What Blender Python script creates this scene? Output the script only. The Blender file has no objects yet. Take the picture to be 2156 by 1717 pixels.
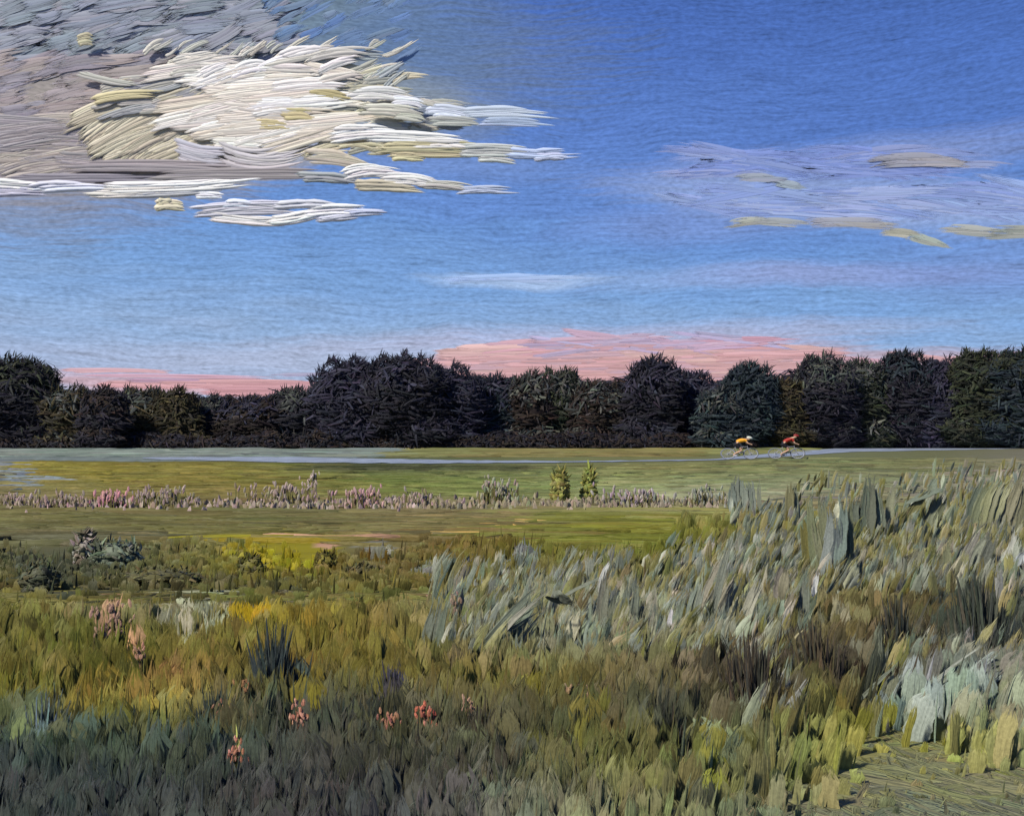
import bpy, math, random
import numpy as np
from math import radians as R
random.seed(7); rng = np.random.default_rng(11)
S = bpy.context.scene
C = S.collection

# ---------------------------------------------------------------- camera
CAM_H = 1.35
FPX = 2312.0                        # focal length in units of a 2156 px wide picture
PITCH = math.atan(63.5/FPX)
cam_d = bpy.data.cameras.new('camera'); cam = bpy.data.objects.new('camera', cam_d); C.objects.link(cam)
cam_d.sensor_width = 36.0; cam_d.lens = 36.0*FPX/2156.0
cam_d.clip_start = 0.05; cam_d.clip_end = 20000
cam.location = (0, 0, CAM_H); cam.rotation_euler = (math.pi/2+PITCH, 0, 0)
S.camera = cam

# ---------------------------------------------------------------- light and exposure
EXPO = 0.5
SUN_DIR = np.array([-0.62, -0.50, 0.74]); SUN_DIR /= np.linalg.norm(SUN_DIR)   # towards the sun
sun_d = bpy.data.lights.new('sun', 'SUN'); sun_d.energy = 4.2; sun_d.angle = R(4); sun_d.color = (1.0, 0.955, 0.88)
sun = bpy.data.objects.new('sun', sun_d); C.objects.link(sun)
from mathutils import Vector
sun.rotation_euler = Vector(SUN_DIR).to_track_quat('Z', 'Y').to_euler()
S.view_settings.view_transform = 'Standard'; S.view_settings.look = 'None'
S.view_settings.exposure = EXPO; S.view_settings.gamma = 1
S.view_settings.use_curve_mapping = False

def lin1(c):
    c = np.asarray(c, float)/255.0
    return np.where(c <= 0.04045, c/12.92, ((c+0.055)/1.055)**2.4)
SKYG = 1/2**EXPO
GAIN = 1.18
def alb(c): return np.clip(lin1(c)/GAIN, 0.002, 0.9)

def ray(px, py):
    """direction through a point of the 2156 x 1717 layout grid, y component 1"""
    x = (np.asarray(px, float)-1078)/FPX; z = (858.5-np.asarray(py, float))/FPX
    cy, sy = math.cos(PITCH), math.sin(PITCH)
    yy = cy - z*sy; zz = sy + z*cy
    return x/yy, zz/yy
def at(px, py, Y):
    a, b = ray(px, py)
    return np.stack([a*Y, np.broadcast_to(Y, np.shape(a*Y))*1.0, CAM_H+b*Y], -1)
def gnd(px, py):
    a, b = ray(px, py); Y = -CAM_H/b
    return a*Y, Y
def to_px(X, Y, Z=0.0):
    cy, sy = math.cos(PITCH), math.sin(PITCH)
    zc = np.asarray(Z)-CAM_H
    d = Y*cy+zc*sy; u = -Y*sy+zc*cy
    return 1078+FPX*X/d, 858.5-FPX*u/d

# ---------------------------------------------------------------- world: nishita plus the evening colour bands and soft cloud veil
W = bpy.data.worlds.new('World'); S.world = W; W.use_nodes = True
nt = W.node_tree; nt.nodes.clear()
class G:
    def __init__(s, tree): s.t = tree
    def n(s, typ, **kw):
        nd = s.t.nodes.new(typ)
        for k, v in kw.items(): setattr(nd, k, v)
        return nd
    def link(s, a, b): s.t.links.new(a, b)
    def m(s, op, a, b=None, c=None, clamp=False):
        nd = s.n('ShaderNodeMath', operation=op); nd.use_clamp = clamp
        for i, v in enumerate((a, b, c)):
            if v is None: continue
            if isinstance(v, (int, float)): nd.inputs[i].default_value = v
            else: s.link(v, nd.inputs[i])
        return nd.outputs[0]
    def comb(s, x, y, z=0.0):
        nd = s.n('ShaderNodeCombineXYZ')
        for i, v in enumerate((x, y, z)):
            if isinstance(v, (int, float)): nd.inputs[i].default_value = v
            else: s.link(v, nd.inputs[i])
        return nd.outputs[0]
    def noise(s, vec, scale=1.0, detail=3, rough=0.5, dist=0.0):
        nd = s.n('ShaderNodeTexNoise'); s.link(vec, nd.inputs['Vector'])
        nd.inputs['Scale'].default_value = scale; nd.inputs['Detail'].default_value = detail
        nd.inputs['Roughness'].default_value = rough; nd.inputs['Distortion'].default_value = dist
        return nd.outputs['Fac']
    def mix(s, f, a, b, blend='MIX'):
        nd = s.n('ShaderNodeMix', data_type='RGBA', blend_type=blend)
        for sock, v in ((nd.inputs[0], f), (nd.inputs[6], a), (nd.inputs[7], b)):
            if isinstance(v, (int, float)): sock.default_value = v
            elif isinstance(v, tuple): sock.default_value = v
            else: s.link(v, sock)
        return nd.outputs[2]
    def ramp(s, f, stops):
        nd = s.n('ShaderNodeValToRGB'); s.link(f, nd.inputs[0]); r = nd.color_ramp
        while len(r.elements) > 1: r.elements.remove(r.elements[-1])
        r.elements[0].position = stops[0][0]; r.elements[0].color = stops[0][1]
        for p, c in stops[1:]:
            e = r.elements.new(p); e.color = c
        return nd.outputs[0]
def c4(rgb, g=1.0):
    l = lin1(rgb)*g; return (float(l[0]), float(l[1]), float(l[2]), 1.0)
g = G(nt)
tc = g.n('ShaderNodeTexCoord'); sep = g.n('ShaderNodeSeparateXYZ'); g.link(tc.outputs['Generated'], sep.inputs[0])
az = g.m('ARCTAN2', sep.outputs[0], sep.outputs[1]); el = g.m('ARCSINE', sep.outputs[2])
ax = g.m('MULTIPLY', az, FPX/100); ey = g.m('MULTIPLY', el, FPX/100)      # hundred-pixel units
def azel(px, py):
    a, b = ray(px, py); n = math.sqrt(a*a+1+b*b)
    return math.atan2(a, 1)*FPX/100, math.asin(b/n)*FPX/100
# slow flow that bends the strokes
P0 = g.comb(g.m('MULTIPLY', ax, 0.22), g.m('MULTIPLY', ey, 0.45))
f1 = g.m('SUBTRACT', g.noise(P0, 1.0, 2), 0.5)
eyd = g.m('ADD', ey, g.m('MULTIPLY', f1, 0.75))
P1 = g.comb(g.m('MULTIPLY', ax, 1.1), g.m('MULTIPLY', ey, 1.6), 3.0)
eyd = g.m('ADD', eyd, g.m('MULTIPLY', g.m('SUBTRACT', g.noise(P1, 1.0, 2), 0.5), 0.09))
bris = g.noise(g.comb(g.m('MULTIPLY', ax, 0.85), g.m('MULTIPLY', eyd, 15.0)), 1.0, 3, 0.62)     # bristle marks
bris2 = g.noise(g.comb(g.m('MULTIPLY', ax, 0.28), g.m('MULTIPLY', eyd, 2.2), 5.0), 1.0, 2)     # whole strokes
grain = g.noise(g.comb(g.m('MULTIPLY', ax, 7.0), g.m('MULTIPLY', eyd, 19.0), 9.0), 1.0, 2, 0.6)
# base blue by elevation; wobbling with the strokes
ew = g.m('ADD', ey, g.m('MULTIPLY', g.m('SUBTRACT', bris2, 0.5), 1.5))
ee = g.m('DIVIDE', ew, 9.6)
ax_c = g.m('MINIMUM', g.m('MAXIMUM', ax, -12.0), 12.0)
ee = g.m('ADD', ee, g.m('MULTIPLY', ax_c, 0.006), clamp=True)
def e_of(y): return azel(1078, y)[1]/9.6
base = g.ramp(ee, [(0.0, c4((168, 176, 205))), (e_of(800), c4((158, 178, 214))), (e_of(720), c4((142, 172, 214))),
                   (e_of(620), c4((120, 160, 214))), (e_of(500), c4((106, 148, 210))), (e_of(380), c4((98, 136, 204))),
                   (e_of(250), c4((84, 120, 192))), (e_of(100), c4((72, 108, 182))), (1.0, c4((64, 98, 172)))])
col = base
def patch(col, px, py, rx, ry, rot, rgb, strength, soft=0.9, n_amp=0.9):
    """soft-edged elliptical veil at one place in the sky, edge broken by the strokes"""
    cx, cy_ = azel(px, py)
    dx = g.m('SUBTRACT', ax, cx); dy = g.m('SUBTRACT', eyd if n_amp > 0.5 else ey, cy_)
    cs, sn = math.cos(R(rot)), math.sin(R(rot))
    u = g.m('MULTIPLY', g.m('ADD', g.m('MULTIPLY', dx, cs), g.m('MULTIPLY', dy, sn)), 100.0/rx)
    v = g.m('MULTIPLY', g.m('SUBTRACT', g.m('MULTIPLY', dy, cs), g.m('MULTIPLY', dx, sn)), 100.0/ry)
    d = g.m('SQRT', g.m('ADD', g.m('MULTIPLY', u, u), g.m('MULTIPLY', v, v)))
    d = g.m('ADD', d, g.m('MULTIPLY', g.m('SUBTRACT', bris, 0.5), 0.9))
    f = g.m('MULTIPLY', g.m('DIVIDE', g.m('SUBTRACT', 1.0+soft/2, d), soft, clamp=True), strength)
    return g.mix(f, col, c4(rgb))
for p in [  # x, y, rx, ry, rot, colour, strength
    (1500, 330, 560, 200, 0, (92, 128, 204), 0.5), (1300, 60, 700, 110, 0, (74, 108, 186), 0.5),
    (2000, 180, 420, 130, 4, (76, 112, 190), 0.5),
    (120, 60, 900, 170, 0, (120, 134, 146), 0.95, 0.7), (520, 30, 340, 100, 5, (114, 134, 150), 0.85, 0.8), (860, 90, 200, 90, 12, (92, 122, 172), 0.6, 1.0),
    (0, 220, 420, 200, 0, (146, 142, 150), 0.95, 0.7), (230, 270, 420, 120, 6, (160, 150, 146), 0.9, 0.6),
    (460, 230, 300, 110, 6, (180, 174, 164), 0.9, 0.6), (540, 235, 220, 80, 6, (206, 200, 186), 0.9, 0.6), (800, 210, 220, 60, -8, (140, 150, 160), 0.7, 0.8),
    (900, 330, 300, 40, -4, (120, 148, 205), 0.6, 0.8),
    (1760, 350, 400, 44, 2, (138, 156, 208), 0.7, 0.9), (1850, 430, 460, 44, -6, (150, 170, 216), 0.85, 0.8),
    (1500, 470, 260, 40, 2, (126, 150, 210), 0.6, 0.9), (1500, 590, 300, 22, 0, (150, 176, 224), 0.5, 0.9),
    (1080, 590, 170, 14, 0, (172, 196, 234), 0.8, 0.8), (1800, 580, 300, 24, 0, (146, 156, 208), 0.6, 0.9),
    (2100, 560, 200, 60, 0, (118, 142, 204), 0.5, 1.0),
    (1320, 776, 380, 50, 2, (210, 172, 184), 0.9, 0.9), (430, 812, 340, 16, -3, (212, 170, 180), 0.85, 0.9), (1900, 790, 480, 40, 0, (206, 170, 178), 0.8, 0.8), (700, 745, 420, 30, 2, (176, 186, 216), 0.7, 0.9), (1300, 712, 520, 26, 1, (178, 180, 212), 0.7, 0.9),
    
    ]:
    col = patch(col, *p)
relief = g.m('ADD', g.m('MULTIPLY', g.m('SUBTRACT', bris, 0.5), 0.9), g.m('MULTIPLY', g.m('SUBTRACT', grain, 0.5), 0.95))  # light and dark of impasto ridges, put into the sky colour
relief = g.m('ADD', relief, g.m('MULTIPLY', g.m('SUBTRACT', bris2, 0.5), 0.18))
groove_shade = g.m('MULTIPLY', g.m('SUBTRACT', 0.37, bris, clamp=True), -1.2)  # shade inside the paint grooves, darkened in the sky colour
relief = g.m('ADD', g.m('ADD', relief, groove_shade), 1.01)
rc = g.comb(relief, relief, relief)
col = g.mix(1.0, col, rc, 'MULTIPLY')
sky = g.n('ShaderNodeTexSky', sky_type='NISHITA'); sky.sun_disc = False
sky.sun_elevation = math.asin(SUN_DIR[2]); sky.sun_rotation = math.atan2(SUN_DIR[0], SUN_DIR[1])
bgN = g.n('ShaderNodeBackground'); bgN.inputs[1].default_value = 0.10*SKYG; g.link(sky.outputs[0], bgN.inputs[0])
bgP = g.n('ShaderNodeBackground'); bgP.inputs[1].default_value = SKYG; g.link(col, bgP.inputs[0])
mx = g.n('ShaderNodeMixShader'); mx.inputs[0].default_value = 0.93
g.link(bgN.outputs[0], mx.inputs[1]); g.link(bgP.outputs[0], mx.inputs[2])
out = g.n('ShaderNodeOutputWorld'); g.link(mx.outputs[0], out.inputs[0])

# ---------------------------------------------------------------- materials
def paint_mat(name, bump=0.6, fu=9.0, fv=1.6, var=0.35, dry=False, rough=0.55, spec=0.3, grain=0.0, tip=0.0):
    m = bpy.data.materials.new(name); m.use_nodes = True; t = m.node_tree; t.nodes.clear(); q = G(t)
    bs = q.n('ShaderNodeBsdfPrincipled'); o = q.n('ShaderNodeOutputMaterial')
    at_ = q.n('ShaderNodeAttribute', attribute_name='Col')
    uv = q.n('ShaderNodeUVMap', uv_map='UV'); sp = q.n('ShaderNodeSeparateXYZ'); q.link(uv.outputs[0], sp.inputs[0])
    rn = q.n('ShaderNodeAttribute', attribute_name='rnd')
    r10 = q.m('MULTIPLY', rn.outputs['Fac'], 37.0)
    wob = q.noise(q.comb(q.m('MULTIPLY', sp.outputs[0], 1.2), q.m('MULTIPLY', sp.outputs[1], 2.0), r10), 1.0, 1)
    uu = q.m('ADD', q.m('MULTIPLY', sp.outputs[0], fu), q.m('MULTIPLY', wob, 2.0))
    br = q.noise(q.comb(uu, q.m('MULTIPLY', sp.outputs[1], fv), r10), 1.0, 3, 0.6)
    k = q.m('ADD', q.m('MULTIPLY', q.m('SUBTRACT', br, 0.5), var*2), 1.0)
    if grain:
        ge = q.n('ShaderNodeNewGeometry')
        gr = q.noise(ge.outputs['Position'], grain, 2, 0.6)
        k = q.m('ADD', k, q.m('MULTIPLY', q.m('SUBTRACT', gr, 0.5), 0.9))
    q.link(q.mix(1.0, at_.outputs['Color'], q.comb(k, k, k), 'MULTIPLY'), bs.inputs['Base Color'])
    bs.inputs['Roughness'].default_value = rough; bs.inputs['Specular IOR Level'].default_value = spec
    bp = q.n('ShaderNodeBump'); bp.inputs['Strength'].default_value = bump; bp.inputs['Distance'].default_value = BUMPD[0]
    q.link(br, bp.inputs['Height']); q.link(bp.outputs[0], bs.inputs['Normal'])
    if dry:
        e = q.m('SUBTRACT', 1.0, q.m('ABSOLUTE', q.m('SUBTRACT', q.m('MULTIPLY', sp.outputs[1], 2.0), 1.0)))   # 0 at stroke ends
        b2 = q.noise(q.comb(q.m('MULTIPLY', uu, 1.3), q.m('MULTIPLY', sp.outputs[1], fv*2), q.m('ADD', r10, 4.0)), 1.0, 3, 0.7)
        gn = q.n('ShaderNodeNewGeometry'); 
        th = q.m('SUBTRACT', 0.74, q.m('MULTIPLY', q.m('POWER', e, 0.6), dry))
        a = q.m('MULTIPLY', q.m('SUBTRACT', b2, th), 9.0, clamp=True)
        q.link(a, bs.inputs['Alpha'])
    if tip:     # ragged, broken ends and edges, as grass heads and torn leaves are
        v = sp.outputs[1]; u2 = q.m('ABSOLUTE', q.m('SUBTRACT', q.m('MULTIPLY', sp.outputs[0], 2.0), 1.0))
        b2 = q.noise(q.comb(q.m('MULTIPLY', uu, 1.5), q.m('MULTIPLY', v, 3.0), q.m('ADD', r10, 4.0)), 1.0, 3, 0.7)
        e1 = q.m('MULTIPLY', q.m('SUBTRACT', 1.0, v), 2.6); e2 = q.m('MULTIPLY', q.m('SUBTRACT', 1.0, u2), 2.6)
        e = q.m('MINIMUM', q.m('MINIMUM', e1, e2), 1.0)
        th = q.m('SUBTRACT', 0.66, q.m('MULTIPLY', e, 0.46*tip))
        q.link(q.m('MULTIPLY', q.m('SUBTRACT', b2, th), 12.0, clamp=True), bs.inputs['Alpha'])
    q.link(bs.outputs[0], o.inputs[0]); return m
BUMPD = [0.02]
BUMPD[0] = 1.0
M_cloud = paint_mat('cloud_paint', bump=0.6, fu=3, fv=2.2, var=0.10, dry=1.0, spec=0.15)
BUMPD[0] = 0.5
M_veil = paint_mat('cloud_veil', bump=0.2, fu=3, fv=2.0, var=0.08, dry=0.55, spec=0.05)
BUMPD[0] = 0.15
M_fol = paint_mat('foliage', bump=0.7, fu=6, fv=1.2, var=0.5, spec=0.15, rough=0.6)
BUMPD[0] = 0.012
M_grass = paint_mat('grass', bump=0.6, fu=5, fv=2.0, var=0.28, spec=0.2, grain=55)
M_dab = paint_mat('grass_dab', bump=0.55, fu=7, fv=1.3, var=0.30, spec=0.15, grain=70, tip=1.0)
M_leaf = paint_mat('leaf_paint', bump=0.6, fu=4, fv=2.5, var=0.22, spec=0.25, rough=0.5, grain=60)
M_knife = paint_mat('knife_leaf', bump=0.5, fu=4, fv=2.2, var=0.20, spec=0.25, rough=0.5, grain=60, tip=.8)
BUMPD[0] = 0.05
M_swath = paint_mat('swath', bump=0.9, fu=5, fv=3.0, var=0.30, spec=0.2)
def flat_mat(name, rgb, rough=0.6, spec=0.3, nv=0.25, ns=6.0):
    m = bpy.data.materials.new(name); m.use_nodes = True; t = m.node_tree; t.nodes.clear(); q = G(t)
    bs = q.n('ShaderNodeBsdfPrincipled'); o = q.n('ShaderNodeOutputMaterial')
    tcx = q.n('ShaderNodeTexCoord'); nz = q.noise(tcx.outputs['Object'], ns, 3)
    k = q.m('ADD', q.m('MULTIPLY', q.m('SUBTRACT', nz, 0.5), nv*2), 1.0)
    a = alb(rgb); q.link(q.mix(1.0, (float(a[0]), float(a[1]), float(a[2]), 1), q.comb(k, k, k), 'MULTIPLY'), bs.inputs['Base Color'])
    bs.inputs['Roughness'].default_value = rough; bs.inputs['Specular IOR Level'].default_value = spec
    bp = q.n('ShaderNodeBump'); bp.inputs['Strength'].default_value = 0.3; bp.inputs['Distance'].default_value = 0.02
    q.link(nz, bp.inputs['Height']); q.link(bp.outputs[0], bs.inputs['Normal'])
    q.link(bs.outputs[0], o.inputs[0]); return m
M_bark = flat_mat('bark', (52, 44, 42), ns=3)

# ---------------------------------------------------------------- object helpers
def tag(o, label=None, cat=None, group=None, kind=None):
    if label: o['label'] = label
    if cat: o['category'] = cat
    if group: o['group'] = group
    if kind: o['kind'] = kind
    return o
def empty(name, loc, label, cat, group=None):
    o = bpy.data.objects.new(name, None); C.objects.link(o); o.location = loc; o.empty_display_size = 0.3
    return tag(o, label, cat, group)
def link_mesh(name, me, mat, parent=None, loc=None):
    o = bpy.data.objects.new(name, me); C.objects.link(o)
    if mat: me.materials.append(mat)
    if parent: o.parent = parent
    if loc is not None: o.location = loc
    return o
def raw_mesh(name, V, F, colr=None, uv=None, rnd=None, smooth=True):
    """V (n,3), F (m,4) quads; colr/rnd per vertex; uv per vertex"""
    me = bpy.data.meshes.new(name); V = np.ascontiguousarray(V, np.float32); F = np.ascontiguousarray(F, np.int32)
    me.vertices.add(len(V)); me.vertices.foreach_set('co', V.ravel())
    me.loops.add(F.size); me.loops.foreach_set('vertex_index', F.ravel())
    me.polygons.add(len(F)); me.polygons.foreach_set('loop_start', np.arange(0, F.size, F.shape[1], dtype=np.int32))
    if smooth: me.polygons.foreach_set('use_smooth', np.ones(len(F), bool))
    me.update(calc_edges=True)
    if colr is not None:
        a = me.color_attributes.new('Col', 'FLOAT_COLOR', 'POINT')
        c = np.ones((len(V), 4), np.float32); c[:, :3] = colr; a.data.foreach_set('color', c.ravel())
    if rnd is not None:
        a = me.attributes.new('rnd', 'FLOAT', 'POINT'); a.data.foreach_set('value', np.ascontiguousarray(rnd, np.float32))
    if uv is not None:
        l = me.uv_layers.new(name='UV'); l.data.foreach_set('uv', np.ascontiguousarray(uv[F.ravel()], np.float32).ravel())
    return me
def ribbons(cen, side, nor, hw, th, prof, colr, back=True):
    """N strokes: cen/side/nor (N,L,3), hw/th (N,L), prof (Wc,) relief across, colr (N,3) or (N,L,3). A closed, thick stroke."""
    N, L, _ = cen.shape; Wc = len(prof); u = np.linspace(-1, 1, Wc); prof = np.asarray(prof, float)
    if prof.ndim == 1: pr = np.broadcast_to(prof, (N, 1, Wc))
    V = cen[:, :, None, :] + side[:, :, None, :]*(hw[:, :, None]*u)[..., None] + nor[:, :, None, :]*(th[:, :, None]*pr)[..., None]
    cols = np.broadcast_to(colr[:, None, :] if colr.ndim == 2 else colr, (N, L, 3))
    cc = np.repeat(cols[:, :, None, :], Wc, 2)
    uu = np.broadcast_to((u+1)/2, (N, L, Wc)); vv = np.broadcast_to(np.linspace(0, 1, L)[None, :, None], (N, L, Wc))
    rows = Wc
    if back:   # a back of its own, meeting the front along the rim
        B = cen[:, :, None, :] - nor[:, :, None, :]*(th[:, :, None]*0.5)[..., None]
        V = np.concatenate([V, V[:, :, :1], B, V[:, :, Wc-1:Wc]], 2); cc = np.concatenate([cc]+[cols[:, :, None, :]]*3, 2)
        uu = np.concatenate([uu, uu[:, :, :1], np.full((N, L, 1), 0.5), uu[:, :, Wc-1:Wc]], 2); vv = np.concatenate([vv]+[vv[:, :, :1]]*3, 2); rows = Wc+3
    idx = np.arange(N*L*rows).reshape(N, L, rows)
    js = [(j, j+1) for j in range(Wc-1)]
    if back: js += [(Wc+1, Wc), (Wc+2, Wc+1)]
    Fs = []
    for j, k in js:
        Fs.append(np.stack([idx[:, :-1, j], idx[:, :-1, k], idx[:, 1:, k], idx[:, 1:, j]], -1).reshape(-1, 4))
    r = np.broadcast_to(rng.random((N, 1, 1)), (N, L, rows))
    return V.reshape(-1, 3), np.concatenate(Fs), cc.reshape(-1, 3), np.stack([uu, vv], -1).reshape(-1, 2), r.reshape(-1)
def merge(parts):
    V, F, c, uv, r = [], [], [], [], []; n = 0
    for p in parts:
        V.append(p[0]); F.append(p[1]+n); c.append(p[2]); uv.append(p[3]); r.append(p[4]); n += len(p[0])
    return np.concatenate(V), np.concatenate(F), np.concatenate(c), np.concatenate(uv), np.concatenate(r)
def build(name, parts, mat, parent=None, origin=None):
    V, F, c, uv, r = merge(parts)
    if origin is not None: V = V-np.asarray(origin)
    me = raw_mesh(name, V, F, c, uv, r)
    return link_mesh(name, me, mat, parent, None if (parent or origin is None) else origin)
def norm(v): return v/np.maximum(np.linalg.norm(v, axis=-1, keepdims=True), 1e-9)
def vary(col, amt, hue=0.06):
    """colour jitter per stroke"""
    n = len(col); k = 1+amt*rng.standard_normal((n, 1)); h = 1+hue*rng.standard_normal((n, 3))
    return np.clip(col*np.clip(k, 0.35, 1.9)*h, 0.001, 0.92)

# ---------------------------------------------------------------- colours of the meadow, patch by patch (sRGB read off by eye)
GX = np.linspace(0, 2156, 12)
GY = np.array([985, 1015, 1045, 1075, 1110, 1150, 1190, 1230, 1270, 1310, 1360, 1410, 1460, 1510, 1560, 1610, 1660, 1717])
GC = np.array([
[(118,128,110),(120,118,45),(118,115,40),(105,110,45),(85,95,50),(95,105,55),(110,120,65),(115,122,65),(112,120,68),(108,118,70),(105,112,65),(115,118,85)],
[(115,115,60),(118,115,40),(115,112,40),(112,110,40),(100,115,45),(105,122,55),(112,130,68),(125,138,80),(125,140,88),(120,130,85),(110,122,80),(125,128,95)],
[(110,108,60),(112,108,55),(115,110,50),(115,110,55),(105,112,50),(110,122,60),(115,130,70),(140,150,100),(140,150,105),(125,130,90),(115,120,80),(125,125,90)],
[(105,98,55),(100,95,50),(100,92,50),(100,95,55),(110,100,65),(112,103,68),(118,110,70),(130,128,85),(125,120,75),(118,112,60),(115,115,75),(122,122,90)],
[(95,92,48),(90,88,45),(88,85,42),(90,86,45),(98,92,52),(110,100,60),(105,105,40),(108,108,35),(112,108,50),(115,110,55),(118,115,65),(125,125,95)],
[(85,82,50),(90,90,65),(100,95,50),(110,105,45),(105,98,60),(105,88,40),(98,98,35),(100,105,35),(115,112,60),(112,108,60),(120,118,85),(130,130,105)],
[(75,75,45),(70,75,50),(95,92,45),(125,115,30),(100,90,50),(98,88,35),(100,96,45),(105,100,45),(115,110,65),(115,108,60),(115,112,75),(125,125,100)],
[(85,82,40),(75,72,42),(80,75,42),(85,80,40),(95,88,42),(100,92,45),(110,108,70),(108,105,65),(118,112,75),(112,105,65),(90,88,65),(95,88,60)],
[(110,105,50),(105,98,45),(95,90,42),(100,95,50),(108,98,45),(105,100,60),(118,118,95),(110,108,75),(125,122,95),(110,105,65),(95,85,55),(70,72,60)],
[(98,95,40),(110,105,70),(118,115,85),(125,110,35),(105,95,50),(108,105,70),(118,118,95),(118,118,95),(118,115,85),(105,98,60),(80,72,45),(62,62,50)],
[(92,90,35),(92,90,38),(105,98,50),(110,100,40),(105,95,40),(108,105,70),(110,112,88),(112,112,88),(105,100,65),(88,80,52),(70,65,48),(62,60,48)],
[(88,86,30),(90,88,32),(100,90,40),(98,88,38),(100,90,38),(105,98,60),(105,105,75),(100,98,68),(85,78,52),(70,65,45),(100,102,88),(85,85,70)],
[(90,86,32),(95,85,30),(108,90,42),(85,78,40),(92,84,40),(95,85,42),(98,88,45),(88,80,52),(68,60,45),(85,78,45),(110,115,100),(105,108,92)],
[(82,80,36),(110,85,42),(110,85,50),(60,65,50),(72,68,48),(80,72,50),(75,68,42),(62,58,45),(62,55,42),(100,90,45),(112,115,100),(105,105,85)],
[(65,70,52),(75,72,38),(85,75,48),(58,62,52),(60,62,50),(62,55,48),(60,56,40),(62,58,42),(80,78,58),(105,98,55),(115,105,55),(110,105,80)],
[(48,55,52),(52,58,48),(55,60,50),(50,52,48),(55,50,42),(60,52,48),(65,60,42),(75,70,45),(85,83,60),(98,92,55),(105,92,60),(95,90,65)],
[(45,50,52),(45,50,46),(46,50,46),(48,48,50),(50,45,42),(58,50,50),(75,72,48),(82,78,50),(90,88,62),(90,85,60),(92,85,65),(88,84,65)],
[(42,45,52),(42,45,48),(45,47,52),(48,46,52),(48,46,50),(60,60,58),(80,80,68),(85,82,60),(82,84,68),(80,82,68),(78,82,68),(82,82,66)]], float)
# plant patches laid over the map: x, y, rx, ry, colour, share of plants that take it
FK = lambda y: np.interp(y, [1060, 1100, 1250, 1400, 1550, 1717], [1.0, 1.05, 1.13, 1.2, 1.33, 1.45])  # brightens plant colours towards the viewer, offsetting self-shadow in the grass
PATCH = [(40,1000,48,32,(118,134,122),1), (160,985,120,22,(122,118,38),1), (600,1165,110,34,(134,124,26),.95), (690,1140,26,14,(180,140,110),.8),
 (525,1315,48,20,(146,122,22),.95), (400,1310,70,46,(142,142,112),.7), (235,1300,26,36,(168,132,100),.7), (285,1395,16,26,(170,130,96),.6),
 (290,1500,105,34,(118,92,50),.75), (360,1450,60,30,(112,90,50),.6), (1040,1118,18,14,(182,150,84),.9), (1290,1120,130,26,(106,106,36),.9), (790,1148,44,16,(122,120,104),.9),
 (700,1185,26,16,(84,72,22),.7), (790,1172,44,10,(96,76,24),.9), (950,1285,14,34,(150,120,96),.6), (1105,1178,28,24,(124,130,116),.9), (915,1200,26,16,(112,116,100),.8),
 (100,1435,190,70,(84,80,34),.8), (30,1340,110,60,(88,84,38),.6), (620,1460,60,60,(94,82,34),.4), (570,1430,28,60,(52,58,52),.8), (625,1450,26,22,(54,62,56),.8), (830,1465,18,30,(56,56,66),.8), (810,1500,40,16,(66,62,60),.6),
 (240,1590,240,30,(54,62,56),.6), (80,1560,24,50,(84,100,104),.35), (700,1565,140,40,(52,52,46),.8), (860,1570,100,26,(58,54,42),.7),
 (1230,1555,40,40,(84,74,38),.6), (1110,1480,26,30,(100,90,36),.5), (1400,1545,50,34,(54,56,44),.7), (1330,1590,200,40,(70,64,40),.5),
 (1850,1495,42,50,(96,90,40),.8), (1960,1480,110,44,(118,126,116),.85), (1960,1560,100,30,(100,92,46),.7), (2050,1590,30,20,(118,92,46),.5), (1500,1590,60,40,(96,98,80),.6),
 (1760,1330,60,60,(84,76,44),.5), (2070,1320,110,80,(58,62,52),.9), (1900,1240,60,30,(98,88,44),.7), (1500,1600,20,90,(90,84,42),.4),
 (2060,1050,120,60,(124,126,96),.8), (1560,1250,90,80,(140,136,108),.5), (1150,1300,120,90,(122,124,102),.6), (1760,1150,60,100,(116,118,98),.5), (2080,1170,90,50,(140,142,122),.6),
 (500,1600,8,22,(170,120,96),.7), (60,1550,60,40,(78,84,60),.5), (1000,1640,160,40,(56,50,48),.6), (150,1215,60,40,(62,64,44),.8), (60,1200,40,40,(58,62,46),.7),(400,1235,200,22,(74,72,40),.6),
 (700,1255,240,16,(92,92,44),.7),(480,1278,150,9,(84,82,58),.6), (1680,1420,300,50,(62,56,42),.5)]
PATCH = [(a, b, c, d, np.array(e, float), f) for a, b, c, d, e, f in PATCH]
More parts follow.
